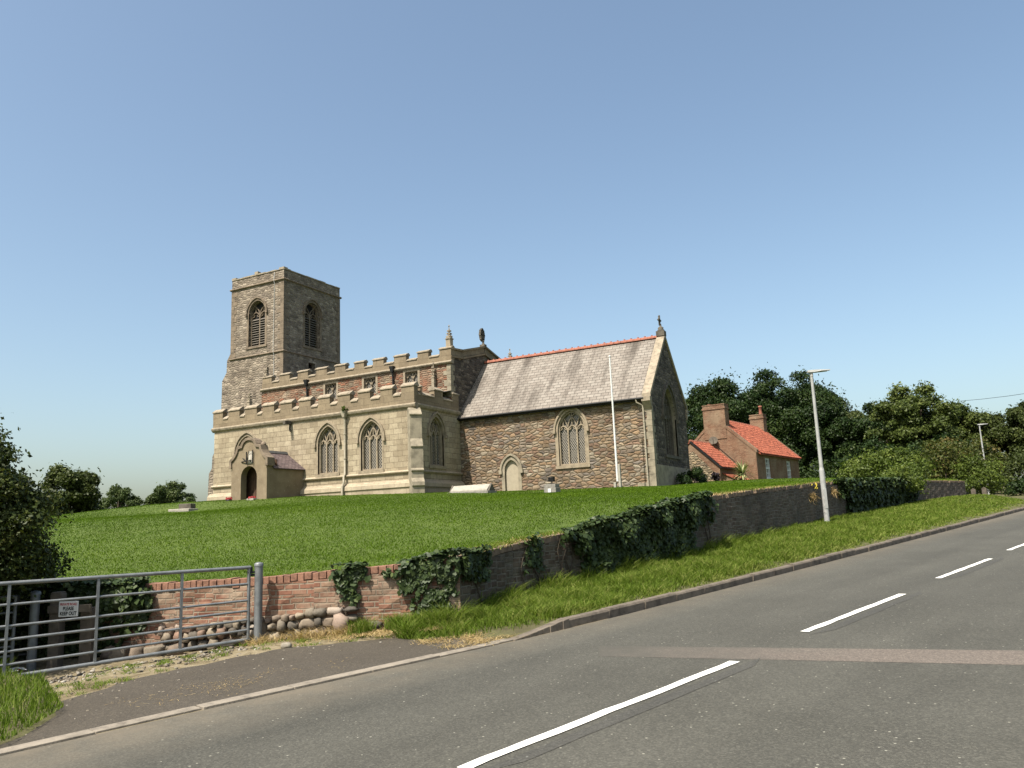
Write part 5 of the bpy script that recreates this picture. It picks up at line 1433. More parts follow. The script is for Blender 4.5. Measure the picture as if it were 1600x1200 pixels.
ivy('narrow ivy drip hanging on the sunlit brick right of the gate post', [(8.42, 9.15, 0.74, 1.08, 1.0), (8.55, 9.0, 0.45, 0.8, 1.0), (8.62, 8.85, 0.02, 0.5, 0.8), (9.0, 9.75, 0.76, 1.0, 0.9)], 2300, 0.075, 22, M['ivy'], 0.14)
ivy('ivy curtain covering the corner of the brick wall', [(9.45, 10.45, 0.5, 1.10, 1.0), (9.62, 10.40, 0.08, 0.6, 1.0), (10.2, 11.2, 0.5, 1.10, 0.8)], 6000, 0.075, 23, M['ivy'], 0.16)
ivy('thin strand of ivy on the shaded road wall', [(12.2, 12.95, 0.4, 1.06, 1.0)], 500, 0.075, 24, M['ivy'], 0.1)
ivy('long thick bank of ivy over the middle of the road wall', [(13.75, 18.3, 0.55, 1.16, 1.2), (13.95, 18.0, 0.05, 0.75, 1.0), (13.3, 14.3, 0.78, 1.12, 0.7), (17.6, 18.9, 0.45, 1.12, 0.8)], 17000, 0.085, 25, M['ivy'], 0.34)
ivy('ivy hanging on the road wall beyond the tall lamp post', [(31.6, 47.2, 0.5, 1.2, 1.2), (32.5, 46.0, 0.03, 0.7, 1.0)], 20000, 0.13, 26, M['ivy'], 0.45)

# ------------------------------------------------------------------ field gate, posts, sign
def zlin(t): return 0.25-0.03*t
GP0 = Vector((-8.93, 8.62, 0)); GD = Vector((-0.396, -0.918, 0)).normalized(); GN = Vector((GD.y, -GD.x, 0))
def field_gate(base, p0, gd, L, zb0, zb1, zt, ups, label, group, bars=(0.132, 0.27, 0.396, 0.54, 0.77), stileL=True):
    root = empty('field_gate', base, label, 'gate', group)
    zb = lambda t: zb0+(zb1-zb0)*t/L
    P = lambda t, f: p0+gd*t+EZ*(zb(t)+(zt-zb(t))*f)
    m = MB(); m.tube([P(-0.02, 1), P(L/2, 1), P(L, 1)], 0.026, 10); m.build('top_rail', M['galv'], root)
    m = MB(); m.tube([P(-0.02, 0), P(L, 0)], 0.026, 10); m.build('bottom_rail', M['galv'], root)
    for f in bars:
        m = MB(); m.tube([P(0, f), P(L, f)], 0.0165, 8); m.build('rail', M['galv'], root)
    for t in (0.0, L):
        m = MB(); m.tube([P(t, 0.0), P(t, 1.0)], 0.024, 8); m.build('stile', M['galv'], root)
    for t in ups:
        m = MB(); m.obox(P(t, 0.5)+GN*0.0, gd*0.016, EZ*((zt-zb(t))/2-0.01), GN*0.019); m.build('upright', M['galv'], root)
    m = MB(); q = P(0.0, 0.93); m.obox(q-gd*0.05, gd*0.07, EZ*0.012, GN*0.02); m.obox(q-gd*0.03+EZ*0.03, gd*0.02, EZ*0.05, GN*0.012); m.build('latch', M['iron'], root)
    return root
field_gate((-9.6, 7.06, 0.2), GP0, GD, 3.66, 0.25, 0.13, 1.25, (0.93, 1.97, 2.95), 'long galvanised seven-bar gate shut across the drive', 'galvanised gates of the drive')
def steel_post(base, h, r, label, group):
    root = empty('gate_post', base, label, 'post', group); b = Vector(base)
    m = MB(); m.tube([b-EZ*0.3, b+EZ*h], r, 14); m.build('post', M['galv'], root)
    m = MB(); m.lathe(b+EZ*h, [(r*1.12, -0.03), (r*1.12, 0.0), (r*0.9, 0.018), (0.0, 0.03)], 14); m.build('cap', M['galv'], root)
    for z in (0.2, h-0.15):
        m = MB(); m.tube([b+EZ*z, b+EZ*z+Vector((-0.1, -0.12, 0))], 0.016, 6); m.build('hinge_pin', M['iron'], root)
    return root
steel_post((-8.86, 8.74, 0.19), 1.10, 0.058, 'galvanised round gate post against the brick wall', 'steel gate posts')
steel_post((-11.3, 6.98, 0.02), 1.02, 0.062, 'steel post with flared cap behind the long gate near the notice', 'steel gate posts')
field_gate((-11.6, 6.2, 0.05), Vector((-11.42, 6.78, 0)), Vector((-0.62, -0.78, 0)).normalized(), 2.6, 0.1, 0.05, 1.0, (1.3,), 'shorter galvanised gate standing open behind the long gate', 'galvanised gates of the drive')
def timber_post(base, h, w, label):
    b = Vector(base); m = MB(); m.obox(b+EZ*(h/2-0.15), Vector((w/2*0.9, w/2*0.43, 0)), Vector((-w/2*0.43, w/2*0.9, 0)), EZ*(h/2+0.15)); m.obox(b+EZ*(h+0.01), Vector((w/2*0.8, w/2*0.38, 0)), Vector((-w/2*0.38, w/2*0.8, 0)), EZ*0.012)
    return top_mesh(m, 'timber_post', M['timber'], base, label, 'post', 'timber posts by the drive', bevel=0.008)
timber_post((-11.12, 7.2, 0.03), 0.98, 0.15, 'grey timber post with the notice board beside it'); timber_post((-10.85, 7.5, 0.03), 0.74, 0.17, 'low dark timber post in the ivy shade')
SB = Vector((-10.88, 7.2, 0.80))
SR = Vector((0.885, 0.465, 0)).normalized(); SNn = Vector((SR.y, -SR.x, 0))
sg = empty('notice_sign', SB-EZ*0.14, 'white notice with red heading telling people to keep out, fixed behind the gate', 'sign')
m = MB(); m.obox(SB, SR*0.135, EZ*0.105, SNn*0.006); m.build('panel', M['white'], sg, 0.004)
m = MB(); m.obox(SB-SNn*0.03, SR*0.30, EZ*0.05, SNn*0.02); m.build('backing_rail', M['timber'], sg)
M['red_ink'] = m_plain('red_lettering', (0.55, 0.04, 0.06), 0.6, 0, 0.05, 5, bump=0); M['black_ink'] = m_plain('black_lettering', (0.012, 0.012, 0.012), 0.6, 0, 0.05, 5, bump=0)
def text(body, size, pos, right, nrm, mat, parent, bold=0.0, sx=1.0):
    cu = bpy.data.curves.new('lettering', 'FONT'); cu.body = body; cu.size = size; cu.align_x = 'CENTER'; cu.align_y = 'CENTER'; cu.extrude = 0.0008; cu.offset = bold
    tmp = bpy.data.objects.new('tmp', cu); COL.objects.link(tmp)
    dg = bpy.context.evaluated_depsgraph_get(); me = bpy.data.meshes.new_from_object(tmp.evaluated_get(dg)); bpy.data.objects.remove(tmp)
    x = Vector(right).normalized()*sx; z = Vector(nrm).normalized(); y = EZ
    mt = Matrix((x, y, z)).transposed().to_4x4(); mt.translation = Vector(pos)-ROOT[parent]
    me.transform(mt); me.materials.clear(); me.materials.append(mat); me.name = 'lettering'
    o = bpy.data.objects.new('lettering', me); COL.objects.link(o); o.parent = parent; return o
text('PRIVATE ROAD', 0.047, SB+SNn*0.0075+EZ*0.062, SR, SNn, M['red_ink'], sg, 0.0012, 0.74); text('PLEASE', 0.068, SB+SNn*0.0075+EZ*0.004, SR, SNn, M['black_ink'], sg, 0.0022, 0.72); text('KEEP OUT', 0.068, SB+SNn*0.0075-EZ*0.062, SR, SNn, M['black_ink'], sg, 0.0022, 0.74)

# ------------------------------------------------------------------ street lamps
def lamp_parts(root, b, h, lean, arm):
    b = Vector(b); top = b+EZ*h+Vector(lean); mid = b.lerp(top, 0.34)
    m = MB(); m.tube([b-EZ*0.3, mid], [0.088, 0.082], 14); m.tube([mid, mid.lerp(top, 0.03)], [0.082, 0.062], 14, cap=False); m.tube([mid.lerp(top, 0.03), top], [0.062, 0.045], 14); m.build('column', M['lamp_grey'], root)
    dv = Vector((SNn.x, SNn.y, 0)); q = b+EZ*0.75
    m = MB(); m.obox(q+dv*0.08, SR*0.05, dv*0.014, EZ*0.32); m.build('door_panel', M['lamp_grey'], root, 0.006)
    m = MB(); a = Vector(arm).normalized(); s = a.cross(EZ).normalized(); c0 = top+EZ*0.02
    A = c0-a*0.12; B = c0+a*0.62+EZ*0.05
    prof = [(A, 0.075, 0.075), (c0+a*0.08, 0.10, 0.085), (c0+a*0.3+EZ*0.03, 0.12, 0.05), (B, 0.07, 0.025)]
    vs = []
    for p, w, hh in prof: vs += [p-s*w, p+s*w, p+s*w*0.8+EZ*hh, p-s*w*0.8+EZ*hh]
    fs = [(0,3,2,1)]
    for i in range(len(prof)-1):
        for k in range(4): k2 = (k+1) % 4; fs.append((i*4+k, i*4+k2, i*4+4+k2, i*4+4+k))
    e = (len(prof)-1)*4; fs.append((e, e+1, e+2, e+3)); m.add(vs, fs)
    m.tube([top-EZ*0.12, top+EZ*0.04], 0.055, 12); m.build('lamp_head', M['lamp_grey'], root, 0.006)
    m = MB(); c = c0+a*0.33+EZ*0.02; m.obox(c-EZ*0.006, a*0.2+EZ*0.013, s*0.075, EZ*0.004); m.build('lens', M['bulb'], root)
def street_lamp(b, h, lean, arm, label):
    root = empty('street_lamp', b, label, 'street lamp', 'street lamps along the verge'); lamp_parts(root, b, h, lean, arm); return root
lb = (-3.36, 27.9, 1.38)
street_lamp(lb, 4.9, (0.0, 0.0, 0), (0.9, 0.42, 0.0), 'tall grey street lamp standing on the verge against the road wall')
street_lamp((3.12, 69.4, 2.2), 5.46, (0, 0, 0), (0.9, 0.42, 0), 'distant grey street lamp half hidden by the hedge')
# ------------------------------------------------------------------ flagpole, tombs and small things by the church
fb = Vector((-15.14, 40.62, lz(-15.14, 40.62)-0.02))
fp = empty('flagpole', fb, 'slender white flagpole before the chancel wall', 'flagpole')
m = MB(); m.tube([fb+Vector((-0.05, 0, 0.35)), fb+EZ*7.15+Vector((-0.06, 0, 0))], [0.062, 0.04], 12); m.build('pole', M['white'], fp)
m = MB(); m.lathe(fb+EZ*7.15+Vector((-0.06, 0, 0)), [(0.06, 0), (0.075, 0.03), (0.05, 0.07), (0.0, 0.09)], 10); m.build('cap', M['white'], fp)
m = MB(); m.box(fb.x+0.03, fb.x+0.15, fb.y-0.08, fb.y+0.08, fb.z-0.3, fb.z+1.25); m.box(fb.x-0.26, fb.x-0.13, fb.y-0.08, fb.y+0.08, fb.z-0.3, fb.z+0.3); m.build('tabernacle', M['white_stone'], fp, 0.008)
for z in (0.45, 1.05):
    m = MB(); m.tube([fb+Vector((-0.15, -0.02, z)), fb+Vector((0.17, -0.02, z))], 0.014, 6); m.build('bolt', M['iron'], fp)
# coped tomb
tb = Vector((-22.35, 37.4, lz(-22.35, 37.4)))
tm = empty('coped_tomb', tb, 'long white coped tomb lying in front of the chancel', 'tomb')
m = MB(); a, b = tb.x-1.15, tb.x+1.15
m.prism([(a, tb.y-0.36, tb.z-0.2), (a, tb.y+0.36, tb.z-0.2), (a, tb.y+0.36, tb.z+0.12), (a, tb.y, tb.z+0.42), (a, tb.y-0.36, tb.z+0.12)], (b-a, 0, 0)); m.build('coped_slab', M['white_stone'], tm, 0.015)
m = MB(); m.box(a-0.12, b+0.12, tb.y-0.48, tb.y+0.48, tb.z-0.3, tb.z+0.05); m.build('kerb', M['concrete'], tm, 0.01)
for x_ in (b+0.02, a-0.10):
    m = MB(); m.prism([(x_, tb.y-0.38, tb.z), (x_, tb.y+0.38, tb.z), (x_, tb.y, tb.z+0.46)], (0.09, 0, 0)); m.build('end_stone', M['darktrim'], tm)
# floodlight on its stone block
ub = Vector((-17.86, 38.05, lz(-17.86, 38.05)))
fl = empty('floodlight', ub, 'black box floodlight on a squat stone block with a white plate', 'floodlight')
m = MB(); m.box(ub.x-0.34, ub.x+0.34, ub.y-0.3, ub.y+0.3, ub.z-0.3, ub.z+0.24); m.box(ub.x-0.33, ub.x+0.3, ub.y-0.26, ub.y+0.26, ub.z+0.24, ub.z+0.43); m.build('stone_block', M['concrete'], fl, 0.015)
m = MB(); m.box(ub.x-0.15, ub.x+0.13, ub.y-0.13, ub.y+0.12, ub.z+0.56, ub.z+0.80)
for k in range(6): m.box(ub.x-0.14+k*0.05, ub.x-0.125+k*0.05, ub.y-0.16, ub.y-0.12, ub.z+0.58, ub.z+0.78)
m.build('housing', M['iron'], fl, 0.01)
m = MB(); m.tube([ub+Vector((0, 0, 0.42)), ub+Vector((0, 0, 0.56))], 0.03, 8); m.obox(ub+Vector((0, 0, 0.45)), (0.16, 0, 0), (0, 0.03, 0), (0, 0, 0.015)); m.build('bracket', M['iron'], fl)
m = MB(); m.obox(ub+Vector((-0.02, -0.312, 0.1)), (0.085, 0, 0), (0, 0.008, 0), (0, 0, 0.1)); m.build('plate', M['white'], fl)
# broken grave block on the lawn at the left
gb = Vector((-36.4, 30.6, lz(-36.4, 30.6)))
gr = empty('grave_block', gb, 'low worn stone grave block alone on the lawn left of the church', 'gravestone')
m = MB(); m.obox(gb+EZ*0.18, Vector((0.34, 0.12, 0)), Vector((-0.1, 0.25, 0)), EZ*0.2); m.build('block', M['darktrim'], gr, 0.03)
m = MB(); m.obox(gb+Vector((-0.12, -0.16, 0.02)), Vector((0.62, 0.16, 0)), Vector((-0.1, 0.4, 0)), EZ*0.09); m.build('plinth', M['white_stone'], gr, 0.03)
# red wreaths at the porch
def wreath(b, r, label, trough):
    b = Vector(b); root = empty('wreath', b, label, 'wreath', 'red wreaths at the porch')
    m = MB()
    for k in range(26):
        a = k*2.4; rr = r*(0.35+0.65*((k*37) % 10)/10); c = b+Vector((rr*math.cos(a), rr*0.6*math.sin(a), 0.06+0.10*abs(math.sin(k*1.9))))
        m.obox(c, Vector((0.055*math.cos(k), 0.055*math.sin(k), 0.02)), Vector((-0.05*math.sin(k), 0.05*math.cos(k), 0.03)), EZ*0.025)
    m.build('petals', M['poppy'], root)
    m = MB()
    if trough: m.box(b.x-r*1.2, b.x+r*1.1, b.y-0.16, b.y+0.14, b.z-0.1, b.z+0.09); m.build('trough', M['white_stone'], root, 0.01)
    else: m.lathe(b, [(r*0.9, -0.02), (r*0.95, 0.05), (r*0.5, 0.09)], 12); m.build('backing', M['leaf_dark'] if False else M['iron'], root)
wreath((-37.75, 34.75, lz(-37.75, 34.75)), 0.2, 'heap of red flowers left of the porch doorway', False); wreath((-35.95, 34.85, lz(-35.95, 34.85)), 0.24, 'pale trough of red flowers right of the porch doorway', True)

# ------------------------------------------------------------------ cottage
C0 = Vector((-11.5, 59.47, 0)); CE = Vector((0.990, -0.139, 0)); CN = Vector((0.139, 0.990, 0))
ct = empty('cottage', C0+CE*-2.9+EZ*4.1, 'small red brick cottage with orange pantiled roofs behind the chancel', 'cottage')
Q = lambda a, b, z: C0+CE*a+CN*b+EZ*z
A0, A1, RA, RZ, EZ_ = -5.75, 0.0, -2.87, 8.88, 6.2
m = MB()
wins = [rect(1.85, 2.95, 4.35, 5.85), rect(6.9, 8.0, 4.35, 5.83)]
m.wall(C0, CN, CE, rect(0, 10.1, 3.3, EZ_), wins, 0.12)
m.wall(C0, CE, -CN, [(A0, 3.3), (A1, 3.3), (A1, EZ_), (RA, RZ), (A0, EZ_)])
m.wall(C0+CN*10.1, CE, CN, [(A0, 3.3), (A1, 3.3), (A1, EZ_), (RA, RZ), (A0, EZ_)]); m.wall(C0+CE*A0, CN, -CE, rect(0, 10.1, 3.3, EZ_))
cw_ = m.build('wall', M['brick_cottage'], ct)
def pantiles(m, q):
    """corrugated tile courses over the slope q: eaves start, eaves end, ridge end, ridge start"""
    q = [Vector(p) for p in q]; L = (q[1]-q[0]).length; H = (q[3]-q[0]).length
    n = (q[1]-q[0]).cross(q[3]-q[0]).normalized()
    if n.z < 0: n = -n
    nu = int(L/0.24)*6; nv = max(2, int(H/0.3)); vs = []; fs = []
    for j in range(nv):
        for e in (0, 1):
            for i in range(nu+1):
                f = i/nu; g = (j+e)/nv
                p = q[0].lerp(q[1], f).lerp(q[3].lerp(q[2], f), g)
                vs.append(p+n*(0.03+0.028*math.sin(2*math.pi*f*L/0.24)+(0.03 if e == 0 else 0.0)+0.004*math.sin(i*3.3+j*7)))
    w = nu+1
    for r in range(2*nv-1):
        for i in range(nu): fs.append((r*w+i, r*w+i+1, (r+1)*w+i+1, (r+1)*w+i))
    c = vs[fs[0][0]]; nn = (vs[fs[0][1]]-c).cross(vs[fs[0][2]]-c)
    if nn.dot(n) < 0: fs = [f[::-1] for f in fs]
    m.add(vs, fs, 0, False)
def slab(m, q, th):
    q = [Vector(p) for p in q]; n = (q[1]-q[0]).cross(q[2]-q[0]).normalized()
    if n.z < 0: q = q[::-1]
    m.prism(q, (0, 0, -th))
m = MB(); k = (RZ-EZ_)/(A1-RA); ov = 0.22
slab(m, [Q(A1+ov, 0.34, EZ_-k*ov+0.1), Q(A1+ov, 10.0, EZ_-k*ov+0.1), Q(RA, 10.0, RZ+0.1), Q(RA, 0.34, RZ+0.1)], 0.09)
slab(m, [Q(A0-ov, 0.34, EZ_-k*ov+0.1), Q(A0-ov, 10.0, EZ_-k*ov+0.1), Q(RA, 10.0, RZ+0.1), Q(RA, 0.34, RZ+0.1)], 0.09)
pantiles(m, [Q(A1+ov+.04, 0.34, EZ_-k*ov+0.1), Q(A1+ov+.04, 10.0, EZ_-k*ov+0.1), Q(RA, 10.0, RZ+0.12), Q(RA, 0.34, RZ+0.12)])
rf = m.build('roof', M['pantile'], ct)
m = MB(); m.tube([Q(RA, 0.3, RZ+0.08), Q(RA, 10.0, RZ+0.08)], 0.11, 8); m.build('ridge_tiles', M['terracotta'], rf)
for b0, b1 in ((-0.04, 0.34), (9.95, 10.2)):
    m = MB()
    for a_, z_ in ((A1+0.08, EZ_-0.02), (A0-0.08, EZ_-0.02)):
        slab(m, [Q(a_, b0, z_+0.2), Q(a_, b1, z_+0.2), Q(RA, b1, RZ+0.2), Q(RA, b0, RZ+0.2)], 0.24)
    m.build('gable_coping', M['brick_cottage'], ct)
def chim(a0, a1, b0, b1, z0, z1, pots):
    m = MB(); c = Q((a0+a1)/2, (b0+b1)/2, (z0+z1)/2); m.obox(c, CE*((a1-a0)/2), CN*((b1-b0)/2), EZ*((z1-z0)/2))
    c = Q((a0+a1)/2, (b0+b1)/2, z1-0.24); m.obox(c, CE*((a1-a0)/2+0.05), CN*((b1-b0)/2+0.05), EZ*0.07)
    c = Q((a0+a1)/2, (b0+b1)/2, z1+0.035); m.obox(c, CE*((a1-a0)/2+0.03), CN*((b1-b0)/2+0.03), EZ*0.035)
    ch = m.build('chimney', M['brick_cottage'], ct)
    for (a, b, h, r) in pots:
        m = MB(); p = Q(a, b, z1+0.05); m.lathe(p, [(r*1.1, 0), (r, 0.1), (r*0.85, h*0.8), (r*1.15, h*0.86), (r*1.1, h), (r*0.8, h)], 10); m.build('chimney_pot', M['terracotta'], ch)
chim(-3.78, -2.06, -0.05, 0.75, 7.4, 9.95, [(-3.4, 0.35, 0.12, 0.12)]); chim(-3.45, -2.3, 9.25, 10.05, 7.6, 10.0, [(-2.6, 9.65, 0.75, 0.14)])
for b0, b1, z0, z1 in ((1.85, 2.95, 4.35, 5.85), (6.9, 8.0, 4.35, 5.83)):
    m = MB(); d = -0.07
    PW = lambda b, z, dd=d: C0+CN*b+CE*dd+EZ*z
    m.bar([PW(b0+.04, z0+.04), PW(b1-.04, z0+.04), PW(b1-.04, z1-.04), PW(b0+.04, z1-.04)], CE, 0.15, 0.07, 0, closed=True)
    zm = (z0+z1)/2; m.bar([PW(b0, zm, d+.02), PW(b1, zm, d+.02)], CE, 0.12, 0.06)
    for i in (1, 2): x = b0+(b1-b0)*i/3; m.bar([PW(x, z0), PW(x, z1)], CE, 0.065, 0.05)
    for z in (z0+(zm-z0)/2, zm+(z1-zm)/2): m.bar([PW(b0, z), PW(b1, z)], CE, 0.065, 0.05)
    m.obox(C0+CN*((b0+b1)/2)+CE*0.03+EZ*(z0-0.05), CN*((b1-b0)/2+.08), CE*0.07, EZ*0.045)
    w_ = m.build('window', M['white'], ct)
    m = MB(); m.poly([PW(b0, z0, d-.06), PW(b1, z0, d-.06), PW(b1, z1, d-.06), PW(b0, z1, d-.06)]); m.build('pane', M['pane'], w_)
# wing in front with its own pantiled slope
B0 = -3.5; a0, a1, ra, rz, ez = -5.5, -1.45, -3.47, 7.0, 5.12
m = MB()
m.wall(Q(0, B0, 0), CE, -CN, [(a0, 3.3), (a1, 3.3), (a1, ez), (ra, rz), (a0, ez)]); m.wall(Q(a1, 0, 0), CN, CE, rect(B0, 0.02, 3.3, ez)); m.wall(Q(a0, 0, 0), CN, -CE, rect(B0, 0.02, 3.3, ez))
m.build('wing_wall', M['brick_cottage'], ct)
m = MB(); m.wall(Q(0, B0-0.02, 0), CE, -CN, [(a0, 3.3), (-1.55, 3.3), (-1.55, 4.5), (-2.1, 5.0), (-2.45, 5.45), (-2.9, 5.85), (-3.3, 6.35), (-3.9, 6.2), (a0, 5.0)]); m.build('cobble_panel', M['cobble_cottage'], ct)
m = MB(); kk = (rz-ez)/(a1-ra)
slab(m, [Q(a1+0.16, B0-0.08, ez-kk*.16+.1), Q(a1+0.16, 0.0, ez-kk*.16+.1), Q(ra, 0.0, rz+.1), Q(ra, B0-0.08, rz+.1)], 0.08); slab(m, [Q(a0-0.16, B0-0.08, ez-kk*.16+.1), Q(a0-0.16, 0.0, ez-kk*.16+.1), Q(ra, 0.0, rz+.1), Q(ra, B0-0.08, rz+.1)], 0.08)
pantiles(m, [Q(a1+0.2, B0-0.08, ez-kk*.16+.1), Q(a1+0.2, 0.0, ez-kk*.16+.1), Q(ra, 0.0, rz+.12), Q(ra, B0-0.08, rz+.12)])
wr = m.build('wing_roof', M['pantile'], ct)
m = MB(); m.tube([Q(ra, B0-0.08, rz+.1), Q(ra, 0, rz+.1)], 0.1, 8); m.build('ridge_tiles', M['terracotta'], wr)
m = MB(); m.tube([Q(a1+.18, B0-0.05, ez-0.1), Q(a1+.18, 0, ez-0.1)], 0.05, 6); m.bar([Q(a1+0.16, B0-0.1, ez-kk*.16+.06), Q(ra, B0-0.1, rz+.06)], -CN, 0.12, 0.03); m.build('gutter', M['iron'], ct)
m = MB(); slab(m, [Q(a1+1.25, B0+0.35, 4.12), Q(a1+1.25, -0.6, 4.12), Q(a1, -0.6, 4.72), Q(a1, B0+0.35, 4.72)], 0.07); m.build('porch_roof', M['pantile'], ct)
m = MB(); m.wall(Q(0, B0+0.45, 0), CE, -CN, [(a1, 3.3), (a1+1.15, 3.3), (a1+1.15, 4.1), (a1, 4.62)]); m.wall(Q(a1+1.15, 0, 0), CN, CE, rect(B0+.45, -0.7, 3.3, 4.1)); m.build('porch_wall', M['brick_cottage'], ct)
# satellite dish on the gable
m = MB(); c = Q(-3.03, -0.28, 7.28); ax = (-CN*0.8+EZ*0.45+CE*0.3).normalized(); u_ = ax.cross(EZ).normalized(); v_ = u_.cross(ax)
vs = [c]; 
for r_, dd in ((0.17, 0.015), (0.33, 0.06)):
    vs += [c+(u_*math.cos(t)+v_*math.sin(t))*r_+ax*dd for t in [2*math.pi*i/16 for i in range(16)]]
fs = [(0, 1+i, 1+(i+1) % 16) for i in range(16)]+[(1+i, 17+i, 17+(i+1) % 16, 1+(i+1) % 16) for i in range(16)]
m.add(vs, fs, 0, True); m.tube([c, Q(-3.03, 0, 7.2)], 0.03, 6); m.tube([c-v_*0.3+ax*0.05, c+ax*0.38-v_*0.1], 0.014, 5); m.build('satellite_dish', M['timber'], ct)
m = MB(); m.tube([Q(-3.0, -0.03, 7.1), Q(-2.75, -0.03, 6.75), Q(-1.6, -0.03, 5.6)], 0.02, 5); m.build('cable', M['iron'], ct)

# ------------------------------------------------------------------ garden plants by the church and cottage
def spiky(base, r, n, label, seed):
    rg = np.random.default_rng(seed); b = np.array(base); V = []; F = []; A_ = []
    c = b+np.array([0, 0, r*0.45])
    for i in range(n):
        d = unit(rg.normal(size=(1, 3))+np.array([[0, 0, 0.35]]))[0]; d[2] = max(d[2], -0.35); d /= np.linalg.norm(d)
        L = r*rg.uniform(0.7, 1.1); s = np.cross(d, [0, 0, 1.0]); s /= np.linalg.norm(s)+1e-9; w = 0.035
        tip = c+d*L+np.array([0, 0, -0.12*L]); mid = c+d*L*0.55; k = len(V)
        V += [c-s*w*0.6, c+s*w*0.6, mid+s*w, mid-s*w, tip+s*0.004, tip-s*0.004]; F += [(k, k+1, k+2, k+3), (k+3, k+2, k+4, k+5)]; v = rg.random(); A_ += [v, v]
    root = empty('spiky_plant', base, label, 'plant'); np_mesh('leaves', np.array(V), np.array(F), M['spike'], A_, root, base)
    m = MB(); m.tube([Vector(base)-EZ*0.1, Vector(base)+EZ*r*0.5], [0.09, 0.07], 8); m.build('stem', M['bark'], root)
spiky((-12.0, 56.7, lz(-12.0, 56.7)), 1.15, 170, 'pale spiky plant with sword leaves in front of the cottage', 5)
spb = (-13.0, 48.2, lz(-13.0, 48.2))
bush('dark_shrub', spb, (-13.1, 48.0, spb[2]+0.35), (0.75, 2.0, 0.55), 31, M['leaf_dark'], 'dark low shrub at the foot of the chancel east wall', 'shrub', 16, 3000, 0.12)
spb = (-14.2, 54.6, lz(-14.2, 54.6))
bush('purple_shrub', spb, (-14.2, 54.6, spb[2]+0.35), (1.3, 0.5, 0.45), 32, M['purple_leaf'], 'row of dark purple leaved plants before the cottage wing', 'shrub', 14, 1400, 0.16)
m = MB(); b_ = Vector((-13.55, 49.9, lz(-13.55, 49.9)))
hb = Vector((-31.78, AY-0.24, 9.02))
bush('weed', tuple(hb), (hb.x, hb.y, hb.z+0.12), (0.34, 0.22, 0.2), 33, M['shrub'], 'green weed sprouting from the aisle downpipe hopper', 'plant', 10, 420, 0.09, stems=3)

# ------------------------------------------------------------------ trees to the right
GR = 'trees behind the cottage and road'
def rtree(px_, py_, z0, h, rad, seed, mat, label, name='tree', **kw):
    return tree(name, (px_, py_, z0), h, rad, seed, M[mat], label, group=GR, **kw)
rtree(-19.3, 84.7, 3.9, 12.3, (5.9, 4.6, 5.1), 41, 'leaf_dark', 'broad dark tree rising directly behind the cottage chimneys', nblob=60, shell=0.35, nleaf=59280, size=0.252, trunk=0.4, br=(.2, .36))
rtree(-13.8, 87.3, 3.9, 13.3, (6.3, 5.0, 6.0), 42, 'leaf_dark', 'tallest dark leafy tree right of the cottage chimney stack', nblob=64, shell=0.35, nleaf=69160, size=0.252, trunk=0.45, br=(.19, .34))
rtree(-9.6, 85.5, 3.9, 9.8, (3.9, 4.0, 4.9), 43, 'leaf_dark', 'dark tree filling the gap behind the tall street lamp', nblob=46, shell=0.35, nleaf=41990, size=0.244, trunk=0.35, br=(.2, .36))
rtree(-8.0, 95.0, 3.9, 10.2, (4.6, 4.2, 4.6), 44, 'leaf_olive', 'rounded olive green tree between the two street lamps', nblob=50, shell=0.35, nleaf=44460, size=0.244, trunk=0.35, br=(.19, .34))
rtree(-4.6, 86.5, 3.9, 8.6, (3.6, 3.6, 4.2), 45, 'leaf_dark', 'lower dark tree in front of the olive green one', nblob=44, shell=0.35, nleaf=37050, size=0.237, trunk=0.3, br=(.2, .36))
rtree(-1.4, 80.5, 3.7, 9.7, (3.7, 3.5, 4.7), 46, 'leaf_ash', 'pale green tree with a pointed crown above the roadside shrubs', nblob=70, shell=0.35, nleaf=46930, size=0.244, trunk=0.3, br=(.13, .27), flat=0.5, spray=0.16)
rtree(1.9, 84.0, 3.4, 7.8, (3.3, 3.2, 3.9), 47, 'leaf_ash', 'pale green bushy tree right of the pointed one', nblob=46, shell=0.35, nleaf=34580, size=0.237, trunk=0.28, br=(.15, .3), spray=0.12)
rtree(4.6, 85.0, 2.9, 7.5, (2.9, 3.0, 3.5), 48, 'leaf_olive', 'tree standing behind the distant street lamp', nblob=40, shell=0.35, nleaf=29640, size=0.222, trunk=0.25, br=(.16, .32), low=-0.95)
rtree(7.4, 82.0, 2.3, 8.3, (3.0, 3.0, 3.2), 49, 'leaf_olive', 'lowest olive green tree at the right end of the row', nblob=40, shell=0.35, nleaf=29640, size=0.222, trunk=0.25, br=(.16, .32), low=-0.95)
rtree(10.5, 80.0, 2.3, 8.0, (3.2, 3.0, 2.9), 50, 'leaf_dark', 'dark tree at the right edge beside the road', nblob=36, shell=0.35, nleaf=22230, size=0.222, trunk=0.25, br=(.16, .32), low=-0.95)
HB = 'hedges and shrubs beside the road'
def hbush(c, base_z, r, seed, mat, label, nb, nl, size, **kw):
    return bush('shrub', (c[0], c[1], base_z), c, r, seed, M[mat], label, 'shrub', nb, nl, size, group=HB, **kw)
hbush((-14.6, 80, 5.0), 3.9, (7.0, 1.8, 2.0), 61, 'leaf_dark', 'dark undergrowth under the trees behind the cottage', 40, 9000, 0.26)
hbush((-5.5, 77.5, 5.3), 3.9, (4.2, 2.0, 2.4), 62, 'leaf_dark', 'dark undergrowth below the olive green tree', 40, 9000, 0.26)
hbush((0.6, 77.0, 5.4), 3.6, (4.2, 2.0, 2.3), 63, 'leaf_dark', 'dark shrub mass under the pointed pale tree', 40, 8000, 0.24)
